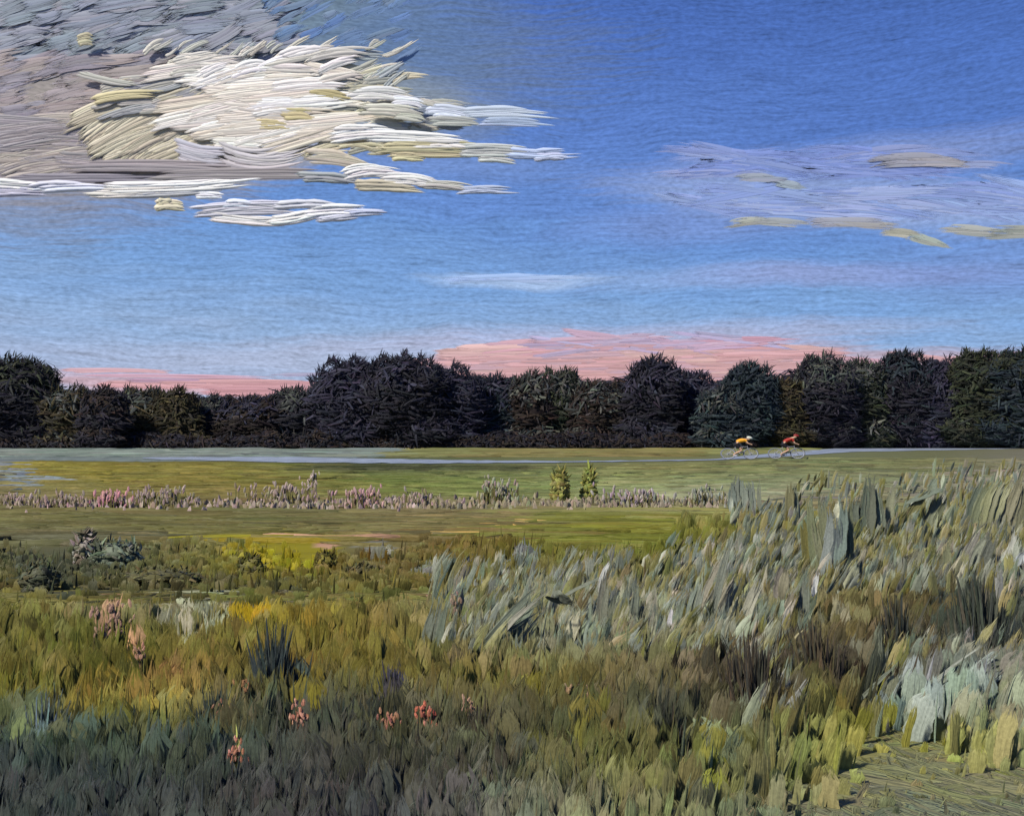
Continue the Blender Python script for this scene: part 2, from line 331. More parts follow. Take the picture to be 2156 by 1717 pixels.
def field_rgb(px, py, jit=14.0):
    """sRGB of the vegetation growing where (px,py) looks"""
    px = np.asarray(px, float); py = np.asarray(py, float)
    x = np.clip(px+jit*1.6*rng.standard_normal(px.shape), 0, 2155.9); y = np.clip(py+jit*0.5*rng.standard_normal(px.shape)*np.clip((py-950)/300, .1, 1), 985, 1716.9)
    fx = x/196.0; i = np.clip(fx.astype(int), 0, 10); tx = (fx-i)[:, None]
    j = np.clip(np.searchsorted(GY, y, side='right')-1, 0, len(GY)-2); ty = ((y-GY[j])/(GY[j+1]-GY[j]))[:, None]
    c = (GC[j, i]*(1-tx)+GC[j, i+1]*tx)*(1-ty)+(GC[j+1, i]*(1-tx)+GC[j+1, i+1]*tx)*ty
    for (a, b, rx, ry, rgb, s) in PATCH:
        d = ((px-a)/rx)**2+((py-b)/ry)**2
        w = (d < 1.0+0.35*rng.standard_normal(px.shape))*(rng.random(px.shape) < s)
        c = np.where(w[:, None] > 0, rgb, c)
    c = c*FK(py)[:, None]; m = (py < 1070)[:, None]
    g_ = np.interp(py, [1440, 1600], [0, 1])[:, None]; c2 = c*np.array([1.04, 1.06, .96]); c2[:, 1] = np.maximum(c2[:, 1], c2[:, 0]*1.0); c2[:, 2] = np.minimum(c2[:, 2], c2[:, 1]*.93); c = c*(1-g_)+g_*c2
    return np.where(m, c*np.array([1.03, .97, 1.08]), c)

# ---------------------------------------------------------------- ground
def ground():
    Ys = np.concatenate([np.linspace(-60, 1.5, 8), np.geomspace(2.0, 90, 240), np.geomspace(95, 9000, 60)])
    xs = np.linspace(-1, 1, 181)
    X = np.outer(np.maximum(np.abs(Ys), 8)*1.3+40, xs); X = np.sign(X)*np.abs(X)
    Xn = np.outer(np.maximum(Ys, 1.5)*0.75, xs)
    t = np.clip(1-np.abs(xs), 0, 1)
    X = np.where(np.abs(xs)[None, :] < 0.85, Xn, X)
    # keep columns monotone
    X = np.sort(X, 1)
    Y = np.broadcast_to(Ys[:, None], X.shape)
    px, py = to_px(X, np.maximum(Y, 2.5))
    col = field_rgb(np.clip(px, 0, 2155).ravel(), np.clip(py, 975, 1716).ravel(), 6)
    Z = np.zeros_like(X)
    V = np.stack([X, Y, Z], -1).reshape(-1, 3); n, m = X.shape
    idx = np.arange(n*m).reshape(n, m)
    F = np.stack([idx[:-1, :-1], idx[:-1, 1:], idx[1:, 1:], idx[1:, :-1]], -1).reshape(-1, 4)
    me = raw_mesh('ground', V, F, alb(col)*0.8, V[:, :2].copy(), np.zeros(len(V)))
    m_ = bpy.data.materials.new('meadow_soil'); m_.use_nodes = True; q = G(m_.node_tree); m_.node_tree.nodes.clear()
    bs = q.n('ShaderNodeBsdfPrincipled'); o = q.n('ShaderNodeOutputMaterial'); a = q.n('ShaderNodeAttribute', attribute_name='Col')
    ge = q.n('ShaderNodeNewGeometry'); sp = q.n('ShaderNodeSeparateXYZ'); q.link(ge.outputs['Position'], sp.inputs[0])
    nz = q.noise(q.comb(q.m('MULTIPLY', sp.outputs[0], 0.35), q.m('MULTIPLY', sp.outputs[1], 0.9)), 1.0, 5, 0.65, 0.6)
    k = q.m('ADD', q.m('MULTIPLY', nz, 0.7), 0.65)
    q.link(q.mix(1.0, a.outputs['Color'], q.comb(k, k, k), 'MULTIPLY'), bs.inputs['Base Color'])
    bs.inputs['Roughness'].default_value = 0.9; bs.inputs['Specular IOR Level'].default_value = 0.1
    bp = q.n('ShaderNodeBump'); bp.inputs['Distance'].default_value = 0.15; bp.inputs['Strength'].default_value = 0.8
    q.link(nz, bp.inputs['Height']); q.link(bp.outputs[0], bs.inputs['Normal']); q.link(bs.outputs[0], o.inputs[0])
    ob = link_mesh('ground', me, m_); tag(ob, 'flat green and ochre meadow running back to the dark tree line', None, None, 'structure')
ground()

def sheet(name, top, bot, z, rgb, label, amp=0.25):
    """a strip of ground surface between two outlines given in the layout grid"""
    n = 120; xs = np.linspace(top[0][0], top[-1][0], n)
    yt = np.interp(xs, [p[0] for p in top], [p[1] for p in top]); yb = np.interp(xs, [p[0] for p in bot], [p[1] for p in bot])
    K = 7; rows = []
    for k in range(K):
        y = yb+(yt-yb)*k/(K-1)+ (rng.standard_normal(n)*0.35 if k in (0, K-1) else 0)
        X, Y = gnd(xs, y); rows.append(np.stack([X, Y, np.full(n, z)], -1))
    V = np.stack(rows); idx = np.arange(K*n).reshape(K, n)
    F = np.stack([idx[:-1, :-1], idx[:-1, 1:], idx[1:, 1:], idx[1:, :-1]], -1).reshape(-1, 4)
    cols = np.broadcast_to(alb(rgb), (K*n, 3))*(1+amp*rng.standard_normal((K*n, 1))*0.4)
    uv = np.stack([np.broadcast_to(np.linspace(0, 3, K)[:, None], (K, n)), np.broadcast_to(np.linspace(0, 12, n)[None], (K, n))], -1).reshape(-1, 2)
    o = link_mesh(name, raw_mesh(name, V.reshape(-1, 3), F, cols, uv, np.zeros(K*n)), M_swath)
    tag(o, label, None, None, 'structure'); return o
sheet('verge', [(-500, 946), (0, 946), (500, 946), (900, 950)], [(-500, 966), (0, 968), (300, 972), (500, 970), (700, 966), (900, 958)], 0.01, (106, 114, 102),
      'pale grey green verge between the road and the left trees')
sheet('road', [(300, 963), (600, 962), (900, 968), (1200, 971.5), (1500, 967), (1640, 953), (1800, 941), (2156, 936.5), (2700, 934)],
      [(300, 966), (600, 974), (900, 976), (1200, 974), (1500, 969.5), (1640, 962), (1800, 951), (2156, 944), (2700, 940)], 0.03, (138, 146, 156), 'pale blue grey road curving across behind the meadow')

# ---------------------------------------------------------------- low horizontal swaths of grass (each a long thick stroke lying in the field)
def swaths(name, pts_px, pts_py, length_px, height_px, rgb, slope=None, flat=2.5, prof=(0, .7, .55, 1, .6, .8, 0), mat=None, jit=.14, lay=None):
    N = len(pts_px); L = 7
    X, Y = gnd(pts_px, pts_py); s = Y/FPX
    ln = length_px*s; h = height_px*s
    t = np.linspace(-1, 1, L)
    cen = np.zeros((N, L, 3)); 
    ang = rng.normal(0, 0.02, N) if slope is None else slope
    cen[..., 0] = X[:, None]+ln[:, None]*0.5*t
    bend = rng.normal(0, 0.3, N)[:, None]
    cen[..., 1] = Y[:, None]+(np.sin(ang)[:, None]*ln[:, None]*0.5*t)*8+bend*(1-t*t)
    cen[..., 2] = h[:, None]*0.35
    side = np.zeros((N, L, 3)); side[..., 1] = 0.6 if lay is None else .995; side[..., 2] = 0.8 if lay is None else .1
    nor = np.zeros((N, L, 3)); nor[..., 1] = -0.8 if lay is None else -.1; nor[..., 2] = 0.6 if lay is None else .995
    taper = np.sqrt(np.clip(1-t**4, 0.02, 1))*(1+0.15*rng.standard_normal((N, L)))
    hw = h[:, None]*0.62*taper; th = h[:, None]*0.4*taper
    if lay is not None: hw = hw*lay; th = th*.45; cen[..., 2] = .004+rng.random((N, 1))*.02
    return ribbons(cen, side, nor, hw, th, prof, vary(alb(rgb), jit, 0.04))
# mid and far field
N = 5200
px = rng.uniform(-900, 3000, N); py = 966+ (rng.random(N)**1.25)*150
keep = ~((px > 1560) & (py > 1060) & (rng.random(N) < 0.6)); px, py = px[keep], py[keep]
rgb = field_rgb(px, py-2, 10)
road_bot = np.interp(px, [0, 300, 700, 900, 1200, 1500, 1640, 1800, 2156], [972, 974, 976, 979, 978, 973, 966, 957, 951])
ok = py > road_bot+2; px, py, rgb = px[ok], py[ok], rgb[ok]
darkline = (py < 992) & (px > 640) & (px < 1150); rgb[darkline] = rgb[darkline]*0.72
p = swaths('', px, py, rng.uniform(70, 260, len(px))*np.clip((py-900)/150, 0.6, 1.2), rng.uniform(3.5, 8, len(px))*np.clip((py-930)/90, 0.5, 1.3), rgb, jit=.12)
o = build('mown_grass', [p], M_swath); tag(o, 'smooth bands of mown green and ochre grass between road and flowers', 'grass', None, 'stuff')
# far grass between the trees and the road
N = 900
px = rng.uniform(-700, 2900, N); py = rng.uniform(942, 962, N)
c = np.where((px < 830)[:, None], (108, 118, 108), (112, 112, 66)); c = np.where(((px > 1000) & (px < 1500))[:, None], (116, 108, 62), c).astype(float)
yt = np.interp(px, [830, 1200, 1500, 1640, 1800, 2156], [962, 964, 961, 951, 940, 936]); ok = (py < yt) | (px < 830); ok &= py < 962
px, py, c = px[ok], py[ok], c[ok]
p = swaths('', px, py, rng.uniform(60, 200, len(px)), rng.uniform(2.5, 4.5, len(px)), c)
o = build('far_grass', [p], M_swath); tag(o, 'thin strip of dull ochre grass beyond the road', 'grass', None, 'stuff')

# ---------------------------------------------------------------- upright grass: blades and broad flat blades
def blades(px, py, hpx, wpx, lean, rgb, L=5, prof=(0, .9, .3, .5, 0), yaw_s=0.6, jit=0.13, sq=0.5, back=False):
    """rooted so that the blade's middle is seen at (px,py); lean in radians to the right"""
    N = len(px)
    X, Y = gnd(px-np.tan(lean)*hpx*0.5, np.maximum(py+hpx*0.5, 975)); s = Y/FPX
    h = hpx*s; w = wpx*s
    t = np.linspace(0, 1, L)
    yaw = rng.normal(0, yaw_s, N)
    dx = np.tan(lean)*h; fwd = rng.normal(0.03, 0.07, N)*h
    cen = np.zeros((N, L, 3)); curve = t**1.6
    cen[..., 0] = X[:, None]+dx[:, None]*curve; cen[..., 1] = Y[:, None]+fwd[:, None]*curve; cen[..., 2] = h[:, None]*t-0.01
    side = np.zeros((N, L, 3)); side[..., 0] = np.cos(yaw)[:, None]; side[..., 1] = np.sin(yaw)[:, None]
    tan = norm(np.gradient(cen, axis=1)); side = norm(side-(side*tan).sum(-1, keepdims=True)*tan)
    nor = np.cross(side, tan); fl = np.where(nor[..., 1:2] > 0, -1.0, 1.0); nor = nor*fl
    tp = np.clip(np.minimum(1, (1-t)**sq*1.25), 0.03, 1)*np.clip(0.55+t*1.6, 0, 1)
    tp = tp[None, :]*(1+0.16*rng.standard_normal((N, L)))
    hw = w[:, None]*0.5*tp; th = np.minimum(w[:, None]*0.16, 0.02)*tp
    return ribbons(cen, side, nor, hw, th, prof, vary(alb(rgb), jit, 0.05), back=back)
def scatter(N, y0, y1, x0=-500, x1=2650, pw=1.0):
    return rng.uniform(x0, x1, N), y0+(y1-y0)*rng.random(N)**pw
def zone(N, y0, y1, hr, wr, lean_f, **kw):
    px, py = scatter(N, y0, y1)
    keep = ~((px < 1420) & (py < 1150+12*np.sin(px/90)+rng.normal(0, 7, N))) & ~((px < 960) & (py > 1236) & (py < 1284) & (rng.random(N) < .85)) & ~((px > 550) & (px < 700) & (py > 1150) & (py < 1185) & (rng.random(N) < .6))
    br_ = np.clip((px-1300-.5*(1700-py)+rng.normal(0, 90, N))/420, 0, 1)*np.clip((py-1415+40*np.sin(px/70)+rng.normal(0, 25, N))/170, 0, 1)     # the grass thins and shortens towards the lower right
    keep &= rng.random(N) > br_*.90
    px, py, br_ = px[keep], py[keep], br_[keep]; N = len(px)
    rgb = field_rgb(px, py, kw.pop('cj', 13)); k = np.clip((py-900)/500, 0.22, 1.25)
    h = rng.uniform(*hr, N)*k*np.where((px < 960) & (py < 1300), .55, 1.0)*(1-.78*br_); w = rng.uniform(*wr, N)*k*(1-.5*br_)
    return blades(px, py, h, w, lean_f(px, py, N), rgb, **kw)
lean_l = lambda x, y, n: rng.normal(0.04, 0.09, n)+np.clip((x-900)/1300, 0, 1)*0.20
parts = [zone(9000, 1085, 1300, (50, 120), (16, 66), lean_l, jit=.05, sq=.12, yaw_s=.25, prof=(.4, .8, .6, .75, .4)),
         zone(9500, 1280, 1780, (70, 175), (14, 66), lean_l, jit=.05, sq=.12, yaw_s=.25, prof=(.4, .8, .6, .75, .4))]
o = build('meadow_grass', parts, M_dab); tag(o, 'rough uncut olive grass of the near meadow', 'grass', None, 'stuff')
parts = [zone(5500, 1100, 1400, (70, 150), (4, 11), lean_l, jit=.10, cj=13, yaw_s=.3, prof=(0, .8, 0), L=4),
         zone(5500, 1330, 1780, (80, 170), (4, 12), lean_l, jit=.10, cj=13, yaw_s=.3, prof=(0, .8, 0), L=4),
         zone(3000, 1150, 1780, (90, 170), (2, 4), lean_l, jit=.3, cj=30, yaw_s=.3, prof=(0, .8, 0))]
o = build('fine_grass', parts, M_grass); tag(o, 'thin upright stems and blades among the near meadow grass', 'grass', None, 'stuff')
# horizontal olive swaths, y 1085-1140 and 1230-1285
N = 900; px = rng.uniform(-600, 1500, N); py = rng.normal(1108, 16, N)
a = swaths('', px, py, rng.uniform(160, 520, N), rng.uniform(8, 16, N), field_rgb(px, py, 8)*1.0, jit=.14)
N = 420; px = rng.uniform(-100, 980, N); py = rng.normal(1256, 15, N)+np.clip((px-400)/900, 0, 1)*-10
b = swaths('', px, py, rng.uniform(140, 400, N), rng.uniform(9, 16, N), field_rgb(px, py, 8)*0.97, jit=.14)
N = 2200; px = rng.uniform(1400, 2700, N); py = rng.uniform(1560, 1800, N)
c_ = swaths('', px, py, rng.uniform(90, 300, N), rng.uniform(10, 24, N), (field_rgb(px, py, 16)*.85*.6+.4*np.array([100, 98, 76]))*1.12, slope=rng.normal(-.1, .12, N), jit=.05, prof=(0, .4, .35, .5, .4, .45, 0), lay=3.2)
SR = [(905, 1190, 1200, 1390, 420), (1180, 1180, 1420, 1400, 560), (1400, 1140, 1700, 1400, 950), (1540, 1060, 2160, 1250, 1500), (1680, 1000, 2160, 1080, 260), (1960, 970, 2160, 1060, 160), (1840, 1370, 2400, 1530, 900), (2100, 980, 2600, 1300, 700), (1560, 1400, 1760, 1520, 250)]
ps = []
for (xa, ya, xb, yb, n) in SR:
    n = int(n*.78); px = rng.uniform(xa, xb, n); py = rng.uniform(ya, yb, n); k = np.clip((py-900)/420, .3, 1.1)
    cc = np.array([(116, 122, 104), (106, 113, 94), (126, 128, 108), (138, 134, 112), (112, 108, 62), (120, 114, 74), (104, 110, 98), (150, 148, 128)], float)[rng.choice(8, n, p=[.14,.13,.1,.08,.2,.2,.1,.05])]
    k = k*np.where(px > 1700, np.interp(py, [1400, 1500], [1, .35]), 1.0); cc = cc*1.1
    ps.append(blades(px, py, rng.uniform(70, 175, n)*k, rng.uniform(7, 36, n)*k, rng.normal(.26, .15, n), cc, jit=.06, sq=.2, yaw_s=.25))
o2 = build('sage_grass', ps, M_knife); tag(o2, 'tall silvery sage grass slanting right across the near meadow', 'grass', None, 'stuff')
o = build('flattened_grass', [a, b, c_], M_swath); tag(o, 'long olive brown swaths of flattened grass in the middle meadow', 'grass', None, 'stuff')

# ---------------------------------------------------------------- trees
def tube(pts, radii, n=7):
    pts = np.asarray(pts, float); radii = np.asarray(radii, float); L = len(pts)
    tan = norm(np.gradient(pts, axis=0)); ref = np.array([0.13, 1, 0.07]); s = norm(np.cross(tan, ref)); u = np.cross(s, tan)
    a = np.linspace(0, 2*np.pi, n, endpoint=False)
    V = pts[:, None]+radii[:, None, None]*(s[:, None]*np.cos(a)[None, :, None]+u[:, None]*np.sin(a)[None, :, None])
    idx = np.arange(L*n).reshape(L, n); nx = np.roll(idx, -1, 1)
    F = np.stack([idx[:-1], nx[:-1], nx[1:], idx[1:]], -1).reshape(-1, 4)
    return V.reshape(-1, 3), F
def tubes_mesh(name, lst, n=7):
    Vs, Fs, k = [], [], 0
    for pts, r in lst:
        V, F = tube(pts, r, n); Vs.append(V); Fs.append(F+k); k += len(V)
    return raw_mesh(name, np.concatenate(Vs), np.concatenate(Fs))
PAL = {'dark': [(38,36,44),(34,34,40),(44,42,50)], 'violet': [(48,46,60),(40,40,52),(60,58,72)], 'olive': [(60,54,36),(48,44,34),(76,68,44)],
       'teal': [(40,50,54),(34,42,48),(52,62,64)], 'brown': [(46,38,36),(40,34,32),(56,46,38)], 'grey': [(74,76,72),(58,60,58),(92,94,86)],
       'green': [(46,50,38),(40,44,36),(60,64,44)]}
TREE_K = 0.98
def crown_strokes(lobes, pal, dens, dl, dw, top_pal=None):
    """lobes: (cx,cy,cz,rx,ry,rz) in metres relative to the base. Dabs follow the rounded outline."""
    out = []; pal = np.array(pal, float)
    for (cx, cy, cz, rx, ry, rz) in lobes:
        N = int(dens*rx*rz)+20
        v = norm(rng.standard_normal((N, 3))); v[:, 1] = -np.abs(v[:, 1])*0.9+0.2*rng.random(N)
        v = norm(v); rad = rng.uniform(0.72, 1.04, (N, 1))
        nz = 1+0.13*np.sin(v[:, 0:1]*7+cx)*np.cos(v[:, 2:3]*6+cz)
        P = np.array([cx, cy, cz])+v*rad*nz*np.array([rx, ry, rz])
        out_n = norm(v/np.array([rx, ry, rz])*np.array([.55, 1, .55]))
        h = norm(np.stack([-out_n[:, 2], np.zeros(N), out_n[:, 0]], -1)+0.35*rng.standard_normal((N, 3)))
        low = (v[:, 2] < 0.25)&(rng.random(N)<.75); h[low] = norm(np.array([1, 0, 0.0])+0.25*rng.standard_normal((low.sum(), 3)))
        ln = rng.uniform(0.6, 1.4, N)*dl; w = rng.uniform(0.6, 1.3, N)*dw
        L = 3; t = np.linspace(-0.5, 0.5, L)
        cen = P[:, None]+h[:, None]*(ln[:, None]*t)[..., None]-out_n[:, None]*((t*t)*ln[:, None]*0.8)[..., None]
        side = norm(np.cross(h, out_n))[:, None]+np.zeros((N, L, 3)); nor = norm(np.cross(side, h[:, None]+np.zeros((N, L, 3))))
        nor = nor*np.where((nor*out_n[:, None]).sum(-1, keepdims=True) < 0, -1, 1)
        tp = np.array([.6, 1, .3])[None]*(1+.15*rng.standard_normal((N, L)))
        c = pal[rng.integers(0, len(pal), N)]*TREE_K
        if top_pal is not None:
            tpn = np.array(top_pal, float); u = (v[:, 2]+0.25*rng.standard_normal(N)) > 0.45
            c[u] = tpn[rng.integers(0, len(tpn), u.sum())]*TREE_K
        out.append(ribbons(cen, side, nor, w[:, None]*.5*tp, w[:, None]*.2*tp, (0, 1, 0), vary(alb(c), .15, .07), back=False))
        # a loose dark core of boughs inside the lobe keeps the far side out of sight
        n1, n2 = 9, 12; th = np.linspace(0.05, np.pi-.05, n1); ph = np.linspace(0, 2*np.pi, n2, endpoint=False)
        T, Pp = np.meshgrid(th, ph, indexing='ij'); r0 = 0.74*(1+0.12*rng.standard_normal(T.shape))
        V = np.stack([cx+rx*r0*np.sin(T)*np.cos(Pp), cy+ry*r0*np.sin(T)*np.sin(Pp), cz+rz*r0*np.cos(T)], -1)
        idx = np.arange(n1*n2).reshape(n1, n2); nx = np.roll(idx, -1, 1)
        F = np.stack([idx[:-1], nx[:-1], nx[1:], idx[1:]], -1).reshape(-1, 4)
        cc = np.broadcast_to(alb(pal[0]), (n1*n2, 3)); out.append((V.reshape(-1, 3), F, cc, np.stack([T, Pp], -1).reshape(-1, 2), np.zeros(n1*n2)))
    return out
def sprigs(N, fx, fz, depth, hl, pal, w=0.12):
    """thin upturned twigs with small leaves along a crown top; fx in metres, fz(x) top height"""
    X = rng.uniform(fx[0], fx[1], N); Z = fz(X)-rng.random(N)*hl*0.9+.25*hl*np.sin(X*2.9+X*X*.4)
    lean = rng.normal(0.25, 0.6, N)+.5*np.sin(X*1.7); ln = rng.uniform(.4, 1.2, N)*hl; L = 4; t = np.linspace(0, 1, L)
    cen = np.zeros((N, L, 3)); cen[..., 0] = X[:, None]+np.sin(lean)[:, None]*ln[:, None]*t**1.3; cen[..., 1] = rng.uniform(-depth, depth*.3, N)[:, None]
    cen[..., 2] = Z[:, None]+np.cos(lean)[:, None]*ln[:, None]*t
    yaw = rng.normal(0, .7, N)
    side = np.zeros((N, L, 3)); side[..., 0] = np.cos(yaw)[:, None]; side[..., 1] = np.sin(yaw)[:, None]
    tan = norm(np.gradient(cen, axis=1)); side = norm(side-(side*tan).sum(-1, keepdims=True)*tan); nor = np.cross(side, tan); nor *= np.where(nor[..., 1:2] > 0, -1, 1)
    hw = rng.uniform(.4, 1.4, N)[:, None]*w*np.array([.8, 1, .8, .15])[None]
    c = np.array(pal, float)[rng.integers(0, len(pal), N)]
    return ribbons(cen, side, nor, hw, hw*.3, (0, .8, 0), vary(alb(c), .25, .08), back=False)
# x, top, half width, distance, palette, top palette, label
TREES = [
 (-190, 770, 130, 138, 'dark', 'green', 'dark spreading tree cut off by the left edge'),
 (20, 748, 100, 137, 'dark', 'green', 'tall dark tree at the far left, its crown thinning to olive green'),
 (150, 808, 62, 136, 'olive', 'grey', 'low olive tree right beside the tall far left tree'),
 (222, 806, 46, 133, 'dark', 'brown', 'narrow hooked dark tree standing before the olive bushes on the left'),
 (300, 806, 58, 138, 'olive', 'grey', 'olive brown tree with pale feathery top under the pink cloud'),
 (372, 808, 48, 137, 'olive', 'olive', 'ochre olive tree with a rounded fan shaped side on the left'),
 (440, 824, 56, 140, 'dark', 'grey', 'lowest dark tree in the dip of the left tree line'),
 (530, 826, 62, 137, 'brown', 'violet', 'low dark brown tree with a domed top left of the big clump'),
 (625, 806, 58, 138, 'dark', 'grey', 'dark tree leaning against the left flank of the big clump'),
 (735, 752, 76, 136, 'violet', 'violet', 'tall violet dark tree with loose twigs sticking up, left of the big clump'),
 (850, 744, 84, 135, 'dark', 'violet', 'largest domed blackish tree in the middle of the tree line'),
 (948, 764, 66, 137, 'violet', 'violet', 'rounded dark tree sloping down into the pink cloud'),
 (1045, 784, 56, 140, 'teal', 'violet', 'lower blue grey topped tree just right of the big clump'),
 (1120, 776, 48, 139, 'brown', 'grey', 'small brown tree with pointed grey tuft against the pink cloud'),
 (1180, 768, 48, 140, 'green', 'grey', 'tree with grey green rounded tuft in the middle of the pink cloud'),
 (1260, 796, 60, 139, 'brown', 'grey', 'low dark brown tree in the gap under the pink cloud'),
 (1378, 748, 58, 137, 'dark', 'violet', 'upright dark tree with a notched top at the right end of the pink cloud'),
 (1462, 774, 40, 140, 'violet', 'violet', 'slim violet grey tree right of the notched tree'),
 (1515, 812, 44, 133, 'teal', 'grey', 'small rounded grey bush tree above the yellow cyclist'),
 (1580, 758, 54, 141, 'teal', 'teal', 'teal dark tree with a slanting brush of twigs above the cyclists'),
 (1650, 792, 42, 142, 'olive', 'olive', 'olive brown tree in the gap right of the teal tree'),
 (1735, 742, 64, 143, 'dark', 'grey', 'dark tree with swept pointed top right of the cyclists'),
 (1812, 752, 50, 145, 'green', 'grey', 'grey green tree with a small flat tuft, second from the pink gap'),
 (1900, 734, 60, 146, 'dark', 'teal', 'dark tree with airy rounded head at the right'),
 (1985, 752, 56, 146, 'violet', 'violet', 'violet dark tree between two taller heads on the right'),
 (2060, 732, 66, 145, 'green', 'green', 'tall greenish black tree near the right edge'),
 (2150, 730, 74, 144, 'teal', 'green', 'tall tree with blue black lower boughs cut off by the right edge'),
 (2290, 738, 100, 146, 'dark', 'green', None), (-400, 790, 140, 140, 'brown', 'olive', None)]
def make_tree(px, top, hwpx, Y, pal, tpal, label):
    mpp = Y/FPX; top += np.interp(px, [-100, 100, 240, 640, 720, 900, 1000, 1330, 1380, 1500, 1700], [4, 4, 12, 12, 2, 2, 8, 8, 2, 8, 4])
    x = (px-1078)*mpp; H = CAM_H+ray(px, top)[1]*Y; hw = hwpx*mpp
    t = empty('broadleaf_tree', (x, Y, 0), label, 'tree', 'trees along the far edge of the meadow')
    lean = random.uniform(-.3, .3)
    tr = [(0, 0, -.1), (lean*.3, 0, H*.3), (lean, 0, H*.62), (lean*1.2, 0, H*.85)]
    link_mesh('trunk', tubes_mesh('trunk', [(tr, [.3, .22, .14, .05])]), M_bark, t)
    for k in range(3):
        a = random.uniform(0, 6.28); z0 = H*random.uniform(.3, .5)
        link_mesh('limb', tubes_mesh('limb', [([(lean*.5, 0, z0), (lean*.5+math.cos(a)*hw*.35, math.sin(a)*hw*.3, z0+H*.15), (lean*.5+math.cos(a)*hw*.7, math.sin(a)*hw*.5, z0+H*.33)], [.12, .08, .03])], 5), M_bark, t)
    lobes = [(0, 0, H*.48, hw*1.15, hw*.8, H*.44)]
    nl = 4 if hw > 3 else 3
    for k in range(nl):
        a = (k+.5)/nl*2-1; lobes.append((a*hw*.62+random.uniform(-.3, .3), random.uniform(-.8, .2), H*random.uniform(.5, .74), hw*random.uniform(.45, .65), hw*.5, H*random.uniform(.14, .22)))
    for k in range(3): lobes.append((random.uniform(-.8, .8)*hw, random.uniform(-1.2, -.3), H*random.uniform(.12, .22), hw*.8, hw*.5, H*.17))
    lobes.append((random.uniform(-.3, .3)*hw, 0, H*.79, hw*.72, hw*.5, H*.17))
    cs = crown_strokes(lobes, PAL[pal], 62, 2.4, .26, PAL[tpal])
    fz = lambda X: H*(.97-.22*np.abs(X/hw)**3)+.3*np.sin(X*2.1+px)
    cs.append(sprigs(int(110*hw)+20, (-hw*1.05, hw*1.05), fz, hw*.4, .95, PAL[tpal]+PAL[pal], w=.07))
    build('crown', cs, M_fol, t)
for a in TREES:
    a = list(a)
    if a[-1] is None: a[-1] = 'dark tree beyond the right end of the tree line' if a[0] > 0 else 'dark tree beyond the left end of the tree line'
    make_tree(*a)
# dense wood behind, seen only as one dark mass between the crowns
def wood():
    lob = []
    for x in np.arange(-170, 175, 5.0):
        px = 1078+x*FPX/155; H = CAM_H+ray(px, np.interp(px, [0, 120, 450, 640, 720, 950, 1060, 1270, 1350, 1480, 1700, 1900, 2156], [785, 825, 838, 822, 780, 775, 800, 806, 785, 800, 780, 765, 760]))[1]*155
        lob.append((x, random.uniform(-1, 3), H*.5, 5.2, 3, H*random.uniform(.44, .53))); lob.append((x+2, random.uniform(-3, 0), H*.25, 3.6, 3, H*.26))
    cs = crown_strokes(lob, PAL['dark']+PAL['brown']+PAL['violet'], 30, 2.6, .4)
    o = build('wood', cs, M_fol); o.location = (0, 155, 0); tag(o, 'dense dark wood seen between the nearer trees', 'woodland', None, 'stuff')
wood()
def undergrowth():
    lob = []
    for x in np.arange(-100, 110, 2.2):
        Y = 134+np.interp(x, [-60, 20, 40, 60], [0, 0, 12, 22]); lob.append((x, (Y-134)+random.uniform(-.6, .6), .5, 3.0, 1.0, random.uniform(.5, 1.7)))
    a = crown_strokes([l for l in lob if l[0] < 28], PAL['dark']+PAL['brown'], 90, 1.8, .2)
    b = crown_strokes([l for l in lob if l[0] >= 28], [(44, 54, 64), (50, 62, 70), (38, 46, 56)], 90, 1.8, .2)
    o = build('undergrowth', a+b, M_fol); o.location = (0, 134, 0); tag(o, 'low blue black undergrowth along the foot of the trees', 'bushes', None, 'stuff')
undergrowth()

